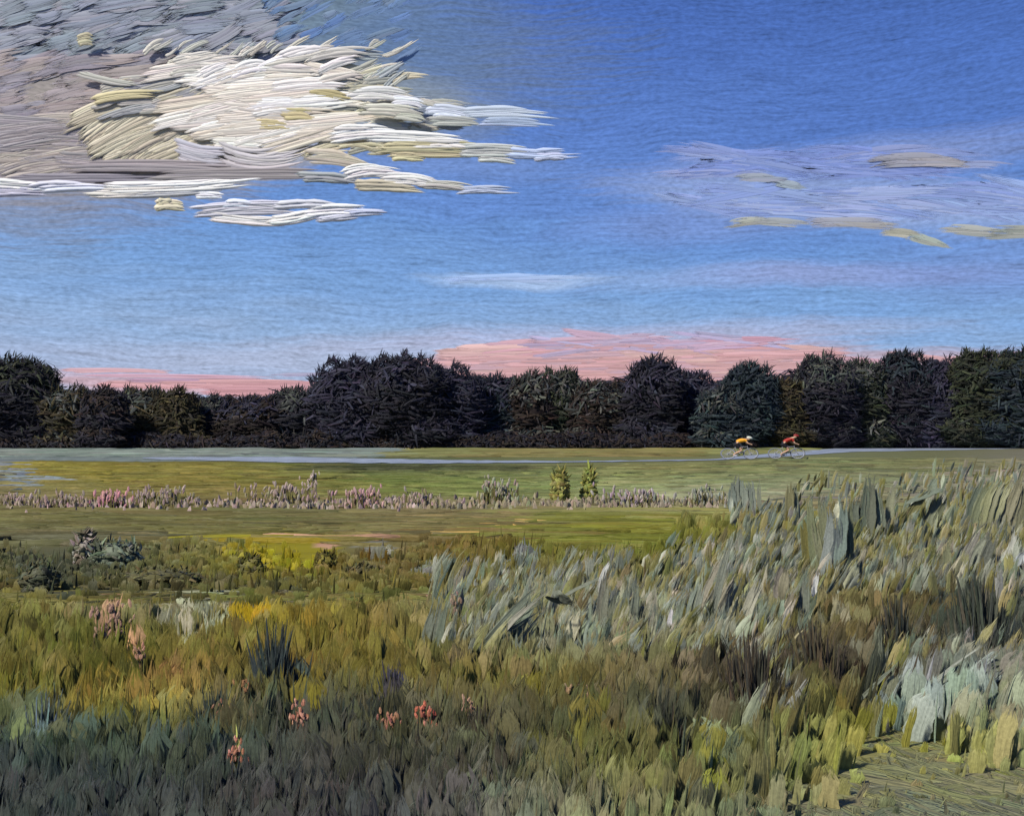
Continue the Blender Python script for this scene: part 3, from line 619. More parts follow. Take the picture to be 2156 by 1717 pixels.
# ---------------------------------------------------------------- clouds: thick strokes of cloud about 1.5 km away
CD = 1500.0
def cloud_strokes(spec, thick=.22, depth=0.0, jit=.04, L=12, prof=None, step=None, bristle=3.4, bj=.035):
    if step is None: step = .003
    """spec rows: x0,y0,x1,y1,width,bow,(r,g,b) in the layout grid"""
    if bristle:
        sp = []
        for (x0, y0, x1, y1, w, bow, c) in spec:
            k = max(3, int(w/bristle)); dx, dy = x1-x0, y1-y0; ll = math.hypot(dx, dy)+1e-6; nx, ny = -dy/ll, dx/ll
            order = list(range(k)); random.shuffle(order)
            for i in order:
                o = ((i+.5)/k-.5)*w*1.0+random.gauss(0, .6); a = random.gauss(0, .05)*1.0+abs(o/w)*.12*random.random(); b = random.gauss(0, .09)+abs(o/w)*.2*random.random()
                f = 1+random.gauss(0, bj)
                sp.append((x0+nx*o+dx*a, y0+ny*o+dy*a, x1+nx*o-dx*b, y1+ny*o-dy*b, w/k*random.uniform(1.5, 2.9), bow*random.uniform(.85, 1.15), tuple(min(252, v*f) for v in c)))
        spec = sp; L = 9; prof = (0, .9, .8, .2)
    N = len(spec); A = np.array([s[:6] for s in spec], float); rgb = np.array([s[6] for s in spec], float)
    t = np.linspace(0, 1, L)[None]
    x = A[:, 0:1]+(A[:, 2:3]-A[:, 0:1])*t; y = A[:, 1:2]+(A[:, 3:4]-A[:, 1:2])*t-A[:, 5:6]*4*t*(1-t)
    ph = rng.random((N, 1))*6.28
    y = y+np.sin(t*rng.uniform(3, 9, (N, 1))+ph)*A[:, 4:5]*0.10
    D = CD+depth-np.arange(N)[:, None]*step+rng.normal(0, step, (N, 1))+0*t
    a, b = ray(x, y); cen = np.stack([a*D, D, CAM_H+b*D], -1)
    tan = norm(np.gradient(cen, axis=1)); nor = norm(np.broadcast_to(np.array([0, -1., 0.1]), cen.shape)); side = norm(np.cross(tan, nor))
    side = side*np.where(side[..., 2:3] < 0, -1, 1)
    mpp = CD/FPX
    tp = np.clip(np.minimum(t*5+.35, 1)*np.minimum((1-t)*2.6+.12, 1), 0, 1)*(1+.10*rng.standard_normal((N, L)))
    hw = A[:, 4:5]*.5*mpp*tp; th = hw*thick*2
    pf = prof or (0, .6, .4, .75, .4, .8, .5, .9, .3)
    return ribbons(cen, side, nor, hw, th, pf, vary(alb(rgb), jit, .015))
def cloud(name, label, spec, mat=None, group=None, **kw):
    # origin at the cloud's own centre
    p = cloud_strokes(spec, **kw); c = p[0].mean(0); c[2] = p[0][:, 2].min()
    o = build(name, [p], mat or M_cloud, None, c); tag(o, label, 'cloud', group); return o
U = random.uniform
WH, CR, PK, GR, LV, OC, TN = (246, 243, 236), (226, 216, 184), (232, 220, 212), (158, 150, 146), (196, 194, 208), (206, 190, 146), (188, 178, 150)
def fan(n, xr, yr, lr, wr, ang, cols, bow=(-4, 6), tilt=None):
    out = []
    for _ in range(n):
        x, y = U(*xr), U(*yr); l = U(*lr); a = R(random.gauss(ang if tilt is None else tilt(x, y), 6))
        c = random.choice(cols); out.append((x-l/2*math.cos(a), y+l/2*math.sin(a), x+l/2*math.cos(a), y-l/2*math.sin(a), U(*wr), U(*bow), c))
    return out
# soft grey veil above and left of the bank
veil = fan(560, (-250, 610), (-120, 160), (70, 170), (14, 26), 14, [(150, 156, 168), (146, 155, 163), (156, 159, 168), (144, 153, 160), (160, 162, 170)], (-8, 10))
veil += fan(60, (560, 860), (-80, 150), (40, 110), (8, 16), 24, [(112, 138, 172), (120, 140, 164), (104, 132, 176)], (-4, 8))
veil += fan(260, (-250, 330), (120, 372), (70, 170), (14, 26), 10, [(162, 156, 162), (170, 160, 158), (154, 148, 154), (176, 164, 158)], (-4, 8))
cloud('cloud', 'grey lilac cloud veil filling the upper left corner of the sky', veil, M_veil, thick=.05, depth=5, step=.0015)
bank = fan(110, (-60, 420), (250, 375), (120, 260), (16, 28), 6, [(160, 152, 152), (168, 158, 152), (154, 148, 150), (176, 166, 154)], (0, 8))
bank += fan(80, (230, 560), (210, 330), (110, 220), (15, 26), 24, [(196, 186, 160), (186, 176, 152), (206, 196, 170), (178, 170, 152)], (2, 14))
bank += fan(80, (560, 850), (150, 320), (70, 150), (12, 24), 8, [(200, 194, 168), (188, 184, 160), (170, 172, 160), (214, 204, 176)], (-4, 10))
bank += fan(16, (560, 800), (120, 200), (60, 120), (10, 18), 18, [(170, 172, 158), (184, 182, 164), (160, 168, 168)], (-2, 8))
bank += fan(60, (300, 860), (92, 170), (30, 80), (5, 10), 30, [(184, 184, 172), (198, 194, 180), (170, 176, 176), (206, 200, 184)], (-4, 6))
bank += fan(50, (220, 460), (160, 240), (40, 110), (6, 12), 12, [(178, 174, 164), (190, 182, 158), (166, 166, 166)], (-4, 6))
bank += fan(40, (760, 960), (190, 300), (40, 120), (6, 14), -4, [(186, 186, 172), (200, 196, 182), (160, 170, 182)], (-4, 6))
bank += fan(46, (400, 720), (130, 300), (120, 240), (18, 30), 4, [(230, 220, 204), (238, 228, 212), (222, 210, 190), (232, 222, 210), (242, 236, 224)], (-6, 8))
bank += fan(14, (380, 720), (108, 170), (60, 150), (12, 20), 12, [(220, 214, 204), (206, 200, 188), (236, 232, 226)], (-2, 10))
bank += [(370, 312, 480, 330, 40, -6, (200, 196, 200)), (465, 318, 640, 322, 44, -20, (204, 198, 196)), (540, 262, 610, 268, 20, 2, OC), (590, 240, 670, 246, 20, 3, (210, 196, 150)), (650, 196, 730, 206, 16, 2, (196, 184, 136)),
         (560, 190, 730, 178, 26, 6, (244, 238, 230)), (520, 236, 650, 226, 26, 6, (246, 242, 236)), (540, 212, 740, 206, 20, -4, WH), (190, 214, 330, 200, 16, 6, (206, 192, 150)), (150, 150, 300, 180, 12, -4, (190, 188, 176)), (160, 88, 196, 86, 22, 5, (186, 178, 146)),
         (640, 330, 780, 350, 26, 6, (196, 188, 170)), (150, 352, 520, 356, 24, 4, (160, 152, 152)), (300, 372, 720, 368, 20, 4, (156, 150, 150)), (0, 376, 330, 374, 16, 1, (140, 134, 142))]
cloud('cloud', 'big thick cream and white cloud bank at upper left', bank, thick=.26, step=.004)
cloud('cloud', 'narrow white edge of cloud under the grey bank at far left', [(-120, 392, 130, 398, 22, 4, WH), (-60, 408, 100, 404, 16, 2, LV), (60, 400, 240, 392, 16, 4, (220, 220, 230)), (190, 408, 420, 396, 18, -3, (236, 230, 220)),
      (200, 398, 535, 380, 20, -5, WH), (250, 412, 480, 396, 10, -2, (206, 204, 206)), (410, 394, 500, 382, 14, 0, WH)], thick=.5, depth=-60)
cloud('cloud', 'small rounded cream puff below the white cloud edge', [(322, 434, 392, 436, 20, 5, CR), (330, 428, 380, 430, 12, 3, (214, 204, 176)), (410, 412, 470, 414, 10, 1, (236, 236, 240))], thick=.4, depth=-60)
cloud('cloud', 'lowest white cloud streak floating on blue, ending in thin tip', [(410, 446, 640, 440, 28, 6, (206, 206, 212)), (430, 452, 600, 466, 18, -4, WH), (560, 466, 700, 440, 20, -6, WH), (640, 446, 770, 440, 22, 2, (240, 240, 240)), (660, 462, 760, 452, 14, 0, (212, 212, 222)),
      (720, 452, 820, 448, 14, 2, (198, 206, 226)), (560, 434, 700, 434, 12, 4, (228, 228, 232)), (470, 430, 560, 436, 12, 3, (222, 226, 236))], thick=.5, depth=-60)
cloud('cloud', 'long white cloud streak with cream underside reaching right into the blue', [(690, 292, 860, 282, 22, 6, WH), (760, 288, 980, 298, 20, 5, WH), (700, 276, 820, 276, 16, 4, (236, 232, 226)), (800, 316, 1010, 318, 34, 4, (204, 194, 156)), (860, 302, 1000, 306, 20, 2, (232, 228, 220)),
      (960, 318, 1130, 324, 26, 4, (192, 194, 190)), (1060, 322, 1215, 322, 20, -3, (190, 204, 232)), (820, 330, 900, 334, 16, 3, (210, 198, 160)), (1000, 334, 1090, 342, 10, 2, (200, 200, 196)), (1120, 332, 1200, 330, 14, 2, (206, 214, 236))], thick=.42, depth=-40)
cloud('cloud', 'short white ridged cloud with grey tail below the long streak', [(715, 372, 840, 366, 28, 10, WH), (800, 376, 930, 388, 22, 5, (238, 234, 228)), (740, 392, 890, 398, 20, 4, (204, 196, 170)), (880, 388, 1000, 398, 18, 3, (196, 194, 184)), (960, 402, 1075, 402, 16, 2, (178, 188, 206)), (620, 372, 760, 384, 16, 4, (170, 172, 172))], thick=.45, depth=-40)
cloud('cloud', 'uppermost thin white streak right of the cloud bank', [(820, 214, 900, 222, 18, 6, (236, 236, 238)), (740, 200, 860, 206, 22, 6, (222, 220, 214)), (900, 234, 1000, 246, 22, 6, (214, 220, 230)), (960, 240, 1150, 242, 20, 5, (198, 208, 222)), (900, 256, 1010, 260, 20, 3, (182, 186, 176)), (1010, 258, 1150, 262, 18, 3, (170, 186, 208)), (830, 240, 900, 250, 20, 3, (196, 194, 178)), (760, 232, 880, 240, 22, 5, (210, 206, 190))], thick=.3, depth=-20)
# thin streaks at the right
SH = 'thin yellowish cloud streaks at the right of the sky'
cloud('cloud', 'beige lens shaped streak, highest of the thin right hand clouds', [(1826, 348, 2060, 346, 20, 12, (166, 166, 176)), (1880, 342, 2080, 352, 16, 8, (172, 170, 172)), (2000, 348, 2130, 352, 14, 4, (150, 162, 196))], M_veil, SH, thick=.03, step=.001)
cloud('cloud', 'short slanting yellowish dash left of the beige lens cloud', [(1540, 376, 1660, 380, 14, 4, (158, 166, 178)), (1620, 382, 1712, 400, 12, 2, (156, 168, 176))], M_veil, SH, thick=.03, step=.001)
cloud('cloud', 'long wavy yellow grey streak, lowest at the right', [(1520, 476, 1640, 466, 14, 4, (176, 178, 168)), (1570, 466, 1700, 474, 14, 3, (170, 174, 172)), (1680, 472, 1880, 474, 18, 6, (168, 170, 180)), (1740, 468, 1900, 480, 12, 3, (176, 176, 172))], M_veil, SH, thick=.03, step=.001)
cloud('cloud', 'yellow dash slanting down to the right below the wavy streak', [(1850, 488, 1940, 494, 14, 2, (178, 176, 158)), (1900, 496, 2014, 526, 13, 3, (168, 174, 162))], M_veil, SH, thick=.03, step=.001)
cloud('cloud', 'yellow grey streak running out at the right edge', [(1980, 484, 2120, 492, 16, 2, (172, 174, 166)), (2060, 492, 2300, 490, 24, 4, (166, 170, 160))], M_veil, SH, thick=.03, step=.001)
lv = fan(30, (1480, 1950), (325, 372), (160, 340), (10, 20), -2, [(144, 162, 212), (156, 170, 214), (134, 154, 210)], (2, 14)) + fan(34, (1480, 2250), (405, 455), (200, 380), (12, 24), -5, [(154, 174, 218), (166, 182, 220), (144, 164, 214)], (2, 12))
cloud('cloud', 'wide pale lavender haze cloud around the yellowish streaks', lv, M_veil, thick=.03, depth=.8, step=.0004, bj=.02)
cloud('cloud', 'single pale horizontal streak in the middle of the blue sky', [(920, 592, 1180, 586, 12, 4, (168, 194, 234)), (1000, 588, 1240, 590, 10, 2, (176, 198, 234))], M_veil, thick=.06)
# pink evening band
pk = []
PKC = [(220, 174, 174), (214, 168, 168), (222, 182, 178), (208, 168, 176), (212, 176, 184)]
for _ in range(150):
    y = U(730, 806); half = np.interp(y, [712, 730, 760, 806], [180, 300, 380, 340]); xc = np.interp(y, [712, 760, 806], [1430, 1330, 1300])
    l = U(160, 360); x = U(xc-half, xc+half-60); pk.append((x-l/2, y+2, x+l/2, y, U(12, 20), U(0, 6), random.choice(PKC)))
pk += fan(16, (1150, 1550), (712, 738), (140, 300), (7, 12), 1, [(194, 176, 200), (186, 176, 206), (202, 172, 192)], (0, 3))
pk += [(1440, 716, 1670, 714, 9, 1, (212, 168, 184)), (1100, 722, 1420, 712, 10, 3, (206, 172, 190)), (1000, 746, 1300, 734, 12, 4, (216, 168, 178)), (1500, 724, 1640, 718, 10, 1, (208, 168, 186))]
cloud('cloud', 'broad salmon pink cloud low above the trees in the middle', pk, thick=.04, depth=12, step=.0006)
pk = [(130, 780, 400, 784, 8, 3, (214, 174, 180)), (180, 790, 560, 796, 7, 2, (206, 168, 182)), (300, 806, 720, 806, 9, 2, (220, 170, 172)), (380, 812, 760, 808, 14, 0, (216, 164, 168)), (420, 824, 700, 826, 14, 0, (208, 156, 160)), (560, 790, 900, 786, 6, 2, (184, 178, 208)), (250, 799, 500, 806, 6, 1, (196, 160, 180)),
      (200, 806, 480, 814, 12, 1, (216, 166, 170)), (600, 816, 900, 812, 12, 0, (206, 160, 168))]
cloud('cloud', 'thin rose coloured cloud band low above the left trees', pk, thick=.04, depth=12, step=.0006)
pk = fan(26, (1500, 2350), (752, 800), (120, 260), (10, 16), 0, PKC, (0, 3))
cloud('cloud', 'pink glow of cloud between the treetops at right', pk, thick=.04, depth=12, step=.0006)

# ---------------------------------------------------------------- single plants
def blade_mesh(name, parent, pts, w, rgb, seed=0, rim=True, sq=.35, tip=.1, mat=None):
    """one broad leaf: pts (k,3) centre line in metres relative to the plant, full width w"""
    pts = np.asarray(pts, float); L = 9; s = np.linspace(0, 1, len(pts)); t = np.linspace(0, 1, L)
    cen = np.stack([np.interp(t, s, pts[:, i]) for i in range(3)], -1)
    k = np.ones(3)/3; pad = np.concatenate([cen[:1], cen, cen[-1:]]); cen = np.stack([np.convolve(pad[:, i], k, 'valid') for i in range(3)], -1)
    tan = norm(np.gradient(cen, axis=0)); yaw = random.uniform(-.55, .05)
    side = np.array([math.cos(yaw), math.sin(yaw), 0])-np.zeros((L, 3)); side = norm(side-(side*tan).sum(-1, keepdims=True)*tan)
    nor = np.cross(side, tan); nor *= np.where(nor[:, 1:2] > 0, -1, 1)
    tp = np.clip(np.minimum((1-t)**sq*1.2, 1)*np.clip(.35+t*2.2, 0, 1), tip, 1)*(1+.10*rng.standard_normal(L))
    prof = (0, 1.5, .35, .22, .18, .25, .2, .9, 0) if rim else (0, .6, .5, .7, .5, .6, .0)
    rr = ribbons(cen[None], side[None], nor[None], (w*.5*tp)[None], (np.minimum(w*.07, .012)*np.ones(L))[None]*tp[None], prof, vary(alb(np.array([rgb], float)), .05, .03), back=True)
    return build(name, [rr], mat or M_knife, parent)
def leaf_plant(name, root_px, root_py, leaves, label, cat='plant', group=None, mat=None):
    """leaves: list of (polyline in layout grid, width px, colour); rooted on the ground at root"""
    X, Y = gnd(root_px, root_py); X, Y = float(X), float(Y); mpp = Y/FPX
    t = empty(name, (X, Y, 0), label, cat, group)
    for i, (pl, w, rgb) in enumerate(leaves):
        pts = []; off = random.uniform(-.08, .08)
        for j, (a, b) in enumerate(pl):
            p = at(a, b, Y); pts.append((p[0]-X, off+0.12*j*random.uniform(-.5, .5)*mpp*60*.3, max(p[2], -.02)))
        if w < 26:
            blade_mesh('leaf', t, pts, w*mpp, rgb, mat=mat); continue
        kk = 3 if w < 45 else 4
        for q_ in range(kk):
            o_ = ((q_+.5)/kk-.5)*w*mpp*1.05; f = random.gauss(1, .07); cut = random.uniform(.72, 1.04); L_ = len(pts)
            p2 = [(p[0]+o_*(1-.35*j/(L_-1))+random.uniform(-.1, .1)*w*mpp, p[1]-.012*q_+random.uniform(-.01, .01), p[2]*cut) for j, p in enumerate(pts)]
            blade_mesh('leaf', t, p2, w*mpp/kk*random.uniform(1.5, 2.2), tuple(c*f for c in rgb), mat=mat)
    return t
SG, SG2, SG3, PL_, OL, WT = (112, 119, 101), (104, 111, 92), (122, 125, 106), (140, 136, 116), (104, 99, 50), (190, 190, 186)
def arc(x0, y0, x1, y1, bow=0):
    n = 5; return [(x0+(x1-x0)*i/(n-1)+bow*4*(i/(n-1))*(1-i/(n-1)), y0+(y1-y0)*i/(n-1)) for i in range(n)]
LP = 'pale grey green leafy plants in the right of the meadow'
leaf_plant('reed_clump', 1010, 1450, [(arc(960, 1450, 1180, 1190, -34), 46, SG3), (arc(905, 1440, 940, 1230, -10), 42, SG), (arc(985, 1430, 1060, 1300, -12), 44, SG2), (arc(1040, 1470, 1150, 1230, -16), 40, SG),
   (arc(890, 1500, 985, 1240, 10), 9, OL), (arc(1160, 1190, 1200, 1215, 0), 34, SG3)], 'clump of broad sage leaves arching right, at the centre of the foreground', 'plant', LP)
leaf_plant('reed_clump', 1165, 1460, [(arc(1150, 1440, 1215, 1290, 8), 44, SG), (arc(1190, 1420, 1200, 1330, 0), 60, (104, 114, 104)), (arc(1100, 1440, 1160, 1330, -6), 22, SG2), (arc(1220, 1440, 1250, 1330, -4), 34, SG)], 'wide slate green leaves just right of the arching clump', 'plant', LP)
leaf_plant('reed_clump', 1290, 1400, [(arc(1270, 1400, 1290, 1170, -6), 46, SG3), (arc(1180, 1260, 1280, 1210, -6), 12, SG2), (arc(1310, 1380, 1330, 1210, 4), 36, SG), (arc(1262, 1250, 1288, 1172, -8), 14, WT), (arc(1240, 1380, 1250, 1260, 0), 26, SG)], 'pointed sage plant with a white tipped spike near the centre', 'plant', LP)
leaf_plant('reed_clump', 1395, 1430, [(arc(1370, 1420, 1390, 1240, 0), 50, (142, 142, 122)), (arc(1410, 1400, 1440, 1240, -6), 36, SG), (arc(1400, 1330, 1412, 1270, 2), 12, WT), (arc(1340, 1440, 1350, 1290, 2), 30, SG2)], 'pale buff and sage tuft with a small white fleck between two taller clumps', 'plant', LP)
leaf_plant('reed_clump', 1510, 1400, [(arc(1460, 1400, 1555, 1150, -10), 60, PL_), (arc(1530, 1390, 1600, 1180, -8), 40, (150, 146, 128)), (arc(1440, 1350, 1478, 1180, -6), 30, SG), (arc(1450, 1310, 1475, 1300, 0), 22, WT), (arc(1500, 1300, 1545, 1110, -6), 20, SG3), (arc(1590, 1400, 1640, 1240, -6), 14, SG)], 'tall pale buff grass clump with wide flat blades right of centre', 'plant', LP)
leaf_plant('reed_clump', 1565, 1085, [(arc(1560, 1090, 1552, 990, -4), 34, (112, 120, 108)), (arc(1580, 1085, 1572, 1000, 0), 26, (116, 122, 110)), (arc(1540, 1100, 1540, 1040, 0), 12, (186, 188, 166)), (arc(1605, 1110, 1596, 1000, -4), 12, SG3)], 'stubby grey tuft with rounded top standing before the pale green field', 'plant', LP)
leaf_plant('reed_clump', 1665, 1110, [(arc(1662, 1110, 1664, 1006, 0), 22, (118, 116, 78)), (arc(1672, 1100, 1672, 1010, 3), 18, SG), (arc(1660, 1125, 1660, 1080, 0), 12, (180, 180, 158))], 'slim upright olive and grey tuft between the grey tufts on the right', 'plant', LP)
leaf_plant('reed_clump', 1740, 1260, [(arc(1745, 1250, 1715, 1000, -6), 44, (114, 118, 88)), (arc(1740, 1230, 1752, 1020, 8), 44, (118, 126, 118)), (arc(1785, 1180, 1780, 1010, 0), 26, (110, 116, 92)), (arc(1700, 1200, 1690, 1080, 4), 24, (120, 114, 64)), (arc(1760, 1090, 1762, 1050, 0), 18, (196, 190, 168))], 'tall slate grey blade plant reaching the mown field at right', 'plant', LP)
leaf_plant('reed_clump', 1820, 1150, [(arc(1815, 1150, 1822, 975, 3), 34, (112, 118, 98)), (arc(1850, 1110, 1836, 1020, 2), 30, SG), (arc(1790, 1120, 1800, 1040, 0), 22, SG2), (arc(1880, 1120, 1890, 1010, -8), 24, (124, 126, 100))], 'narrow grey green plant whose tip rises highest before the road', 'plant', LP)
leaf_plant('reed_clump', 1930, 1130, [(arc(1870, 1150, 1960, 1010, -10), 36, (120, 120, 78)), (arc(1900, 1060, 2000, 1020, -2), 20, SG2), (arc(1950, 1120, 1990, 1010, 0), 30, (118, 122, 94)), (arc(1860, 1140, 1905, 1020, -12), 10, SG3), (arc(1960, 1040, 1975, 1000, 0), 24, (140, 144, 126))], 'bushy olive grey leaves left of the big curved leaf', 'plant', LP)
leaf_plant('reed_clump', 2110, 1140, [(arc(2070, 1130, 2125, 952, -16), 56, (124, 126, 92)), (arc(2130, 1130, 2160, 965, 0), 56, (126, 126, 98)), (arc(2040, 1110, 2085, 990, -8), 24, SG), (arc(2180, 1130, 2200, 980, 0), 50, SG2)], 'large curved sage leaves at the right edge rising to the road', 'plant', LP)
leaf_plant('reed_clump', 2060, 1250, [(arc(2040, 1240, 2090, 1100, -8), 60, SG3), (arc(2110, 1230, 2150, 1110, 0), 46, (152, 156, 142)), (arc(1980, 1240, 1990, 1120, -4), 40, (124, 124, 96)), (arc(1900, 1230, 1940, 1130, -6), 40, (128, 128, 100)), (arc(2130, 1190, 2156, 1150, 0), 30, (172, 176, 172))], 'wide pale mass of sage leaves below the right edge leaf', 'plant', LP)
leaf_plant('reed_clump', 1700, 1400, [(arc(1680, 1400, 1700, 1180, 0), 30, SG), (arc(1715, 1260, 1728, 1200, 0), 14, WT), (arc(1640, 1260, 1655, 1180, 0), 34, (138, 130, 108)), (arc(1760, 1320, 1768, 1230, 0), 34, (138, 134, 104)), (arc(1720, 1390, 1722, 1260, 4), 24, (112, 110, 84)), (arc(1610, 1390, 1606, 1240, -4), 40, (104, 112, 98))], 'loose sage blades with a bright white dab in front of the dark patch', 'plant', LP)
leaf_plant('reed_clump', 1800, 1530, [(arc(1790, 1500, 1900, 1390, 0), 10, SG2), (arc(1740, 1560, 1790, 1480, 0), 24, SG2), (arc(1660, 1540, 1700, 1400, -6), 10, PL_), (arc(1590, 1500, 1640, 1380, -6), 10, SG)], 'few thin slanting stems at the yellow patch lower right', 'plant', LP)
leaf_plant('reed_clump', 1990, 1520, [(arc(1930, 1500, 2090, 1345, -26), 44, SG), (arc(1990, 1500, 2110, 1360, -14), 50, (124, 132, 120)), (arc(2080, 1500, 2150, 1370, -4), 60, (116, 122, 106)), (arc(1890, 1490, 1920, 1400, -6), 40, (118, 128, 118)), (arc(1840, 1520, 1850, 1440, 0), 60, (112, 122, 116)), (arc(1920, 1500, 2100, 1335, -32), 9, (150, 154, 138)), (arc(2130, 1530, 2180, 1400, 0), 60, SG2)], 'big clump of slate green curved leaves at lower right', 'plant', LP)
leaf_plant('reed_clump', 1090, 1210, [(arc(1095, 1215, 1102, 1160, 0), 54, (124, 132, 118)), (arc(1130, 1215, 1145, 1140, -6), 10, SG), (arc(1050, 1190, 1062, 1162, 0), 18, SG), (arc(1010, 1220, 1020, 1190, 0), 40, (112, 118, 104)), (arc(970, 1210, 1000, 1160, -6), 14, SG2)], 'small square grey green leaves above the arching clump', 'plant', LP)
# weeds and bushes in the left meadow
DK = (50, 56, 52)
def spiky(root_px, root_py, n, wid, hgt, cols, label, name='weed', cat='weed', wr=(5, 12), lean=0.0, top_bias=1.0, group=None, up=1.0):
    X, Y = gnd(root_px, root_py); X, Y = float(X), float(Y); m = Y/FPX
    root_py += 45; hgt += 38; X, Y = gnd(root_px, root_py); X, Y = float(X), float(Y); m = Y/FPX
    n = int(n*2.6); wr = (wr[0]*.7, wr[1]*.85)
    t = empty(name, (X, Y, 0), label, cat, group)
    rootx = rng.normal(0, .33, n)*wid*m; h = 1.25*hgt*m*np.clip(1-np.abs(rootx/(wid*m))**1.2, .25, 1)*rng.uniform(.55, 1.05, n); L = 5; s = np.linspace(0, 1, L)
    ln = rng.normal(lean, .09, n)+rootx/(wid*m)*.07
    cen = np.zeros((n, L, 3)); cen[..., 0] = rootx[:, None]+(np.tan(ln)*h)[:, None]*s**1.5; cen[..., 1] = rng.normal(0, wid*m*.2, n)[:, None]; cen[..., 2] = h[:, None]*s
    yaw = rng.normal(-.15, .35, n); side = np.zeros((n, L, 3)); side[..., 0] = np.cos(yaw)[:, None]; side[..., 1] = np.sin(yaw)[:, None]
    tan = norm(np.gradient(cen, axis=1)); side = norm(side-(side*tan).sum(-1, keepdims=True)*tan); nor = np.cross(side, tan); nor *= np.where(nor[..., 1:2] > 0, -1, 1)
    hw = (rng.uniform(*wr, n)*m*.5)[:, None]*np.array([.7, 1, .95, .7, .15])[None]
    c = np.array(cols, float)[rng.integers(0, len(cols), n)]
    tag(build('leaves', [ribbons(cen, side, nor, hw, hw*.3, (0, .8, .3, 0), vary(alb(c)*1.5, .14, .05))], M_grass, t), None, None, None, 'stuff')
    return t, X, Y, m
def shrub(root_px, root_py, wpx, hpx, cols, label, name='shrub', cat='shrub', dl=22, dw=7, dens=1.0):
    X, Y = gnd(root_px, root_py); X, Y = float(X), float(Y); m = Y/FPX
    t = empty(name, (X, Y, 0), label, cat)
    hw, H = wpx*m/2, hpx*m
    st = [([(0, 0, -.02), (d*hw*.3, 0, H*.3), (d*hw*.8, 0, H*.7)], [.012*H*3, .01*H*3, .004]) for d in (-1, -.3, .4, 1)]
    link_mesh('stem', tubes_mesh('stem', st, 5), M_bark, t)
    lobes = [(0, 0, H*.55, hw*.8, hw*.7, H*.42), (-hw*.45, 0, H*.4, hw*.55, hw*.5, H*.35), (hw*.45, 0, H*.42, hw*.55, hw*.5, H*.33), (0, -hw*.3, H*.2, hw*.8, hw*.5, H*.2)]
    cs = crown_strokes(lobes, cols, 160*dens/(hw*H), dl*m, dw*m)
    cs.append(sprigs(60, (-hw, hw), lambda x: H*(1-.3*np.abs(x/hw)**2), hw*.4, H*.25, cols, w=dw*m*.35))
    build('foliage', cs, M_grass, t)
shrub(1180, 1060, 34, 70, [(136, 134, 66), (126, 122, 58), (144, 140, 76)], 'left of two small olive shrubs side by side in the green field')
shrub(1240, 1058, 26, 72, [(136, 136, 66), (124, 124, 58), (146, 144, 78)], 'right of two small olive shrubs side by side in the green field')
shrub(245, 1205, 110, 70, [(106, 114, 92), (92, 100, 78), (118, 126, 106)], 'grey green bush at the left with a flat pinkish leaf beside it')
shrub(180, 1200, 44, 80, [(150, 140, 128), (104, 100, 80), (70, 70, 50)], 'small bush of pinkish grey leaves touching the grey green bush', dl=26, dw=12)
shrub(85, 1255, 90, 74, [(78, 80, 58), (88, 86, 58), (70, 74, 56)], 'squat dark bush at the left edge below the swaths')
shrub(530, 1225, 60, 56, [(110, 104, 40), (84, 80, 42), (94, 88, 40)], 'dark olive bush in front of the bright yellow patch')
shrub(685, 1205, 44, 44, [(112, 104, 40), (96, 88, 38)], 'tiny pointed olive bush at the right end of the yellow patch')
shrub(760, 1222, 80, 34, [(82, 76, 48), (92, 86, 50)], 'low dark bush right of the yellow patch')
shrub(330, 1238, 220, 44, [(94, 90, 54), (82, 80, 52), (106, 100, 58)], 'wide low scrubby bush running right from the dark bush')
spiky(575, 1530, 90, 60, 175, [(50, 58, 54), (58, 64, 58), (44, 50, 50)], 'tall spired blue green weed, tallest dark one on the left')
spiky(625, 1520, 60, 48, 90, [(52, 62, 58), (60, 68, 62)], 'shorter dark weed right of the tall spired weed')
spiky(828, 1530, 60, 50, 108, [(56, 56, 66), (70, 66, 68), (48, 50, 54)], 'violet grey weed left of the red flower')
spiky(450, 1600, 120, 90, 120, [(56, 62, 54), (62, 66, 54), (48, 54, 50)], 'broad dark green weed clump below the orange brown patch')
spiky(700, 1600, 120, 110, 110, [(48, 54, 48), (58, 56, 46), (60, 62, 50)], 'wide blackish weed clump at the lower left of centre')
spiky(1000, 1610, 120, 110, 100, [(56, 52, 44), (66, 60, 44), (50, 48, 44)], 'brown black weed clump below the arching leaves')
spiky(1390, 1600, 140, 120, 110, [(52, 54, 42), (60, 56, 42), (46, 48, 40)], 'dark weed clump below the pale buff grass')
spiky(1580, 1530, 160, 120, 150, [(60, 56, 46), (70, 62, 48), (50, 48, 42)], 'dense brown black weed clump at the middle right')
spiky(1720, 1480, 140, 100, 140, [(64, 58, 46), (54, 50, 42), (78, 70, 50)], 'dark brown weed clump left of the slate leaves')
spiky(2060, 1400, 150, 110, 150, [(60, 64, 54), (54, 58, 50), (70, 70, 56)], 'dark green weed mass behind the slate leaves at right')
spiky(1890, 1420, 120, 80, 130, [(60, 58, 44), (70, 62, 44), (52, 56, 50)], 'dark olive weed behind the lower right clump', group=None)
spiky(95, 1620, 110, 90, 130, [(84, 98, 104), (66, 74, 66), (58, 64, 56)], 'blue grey streaked weed at the lower left edge')
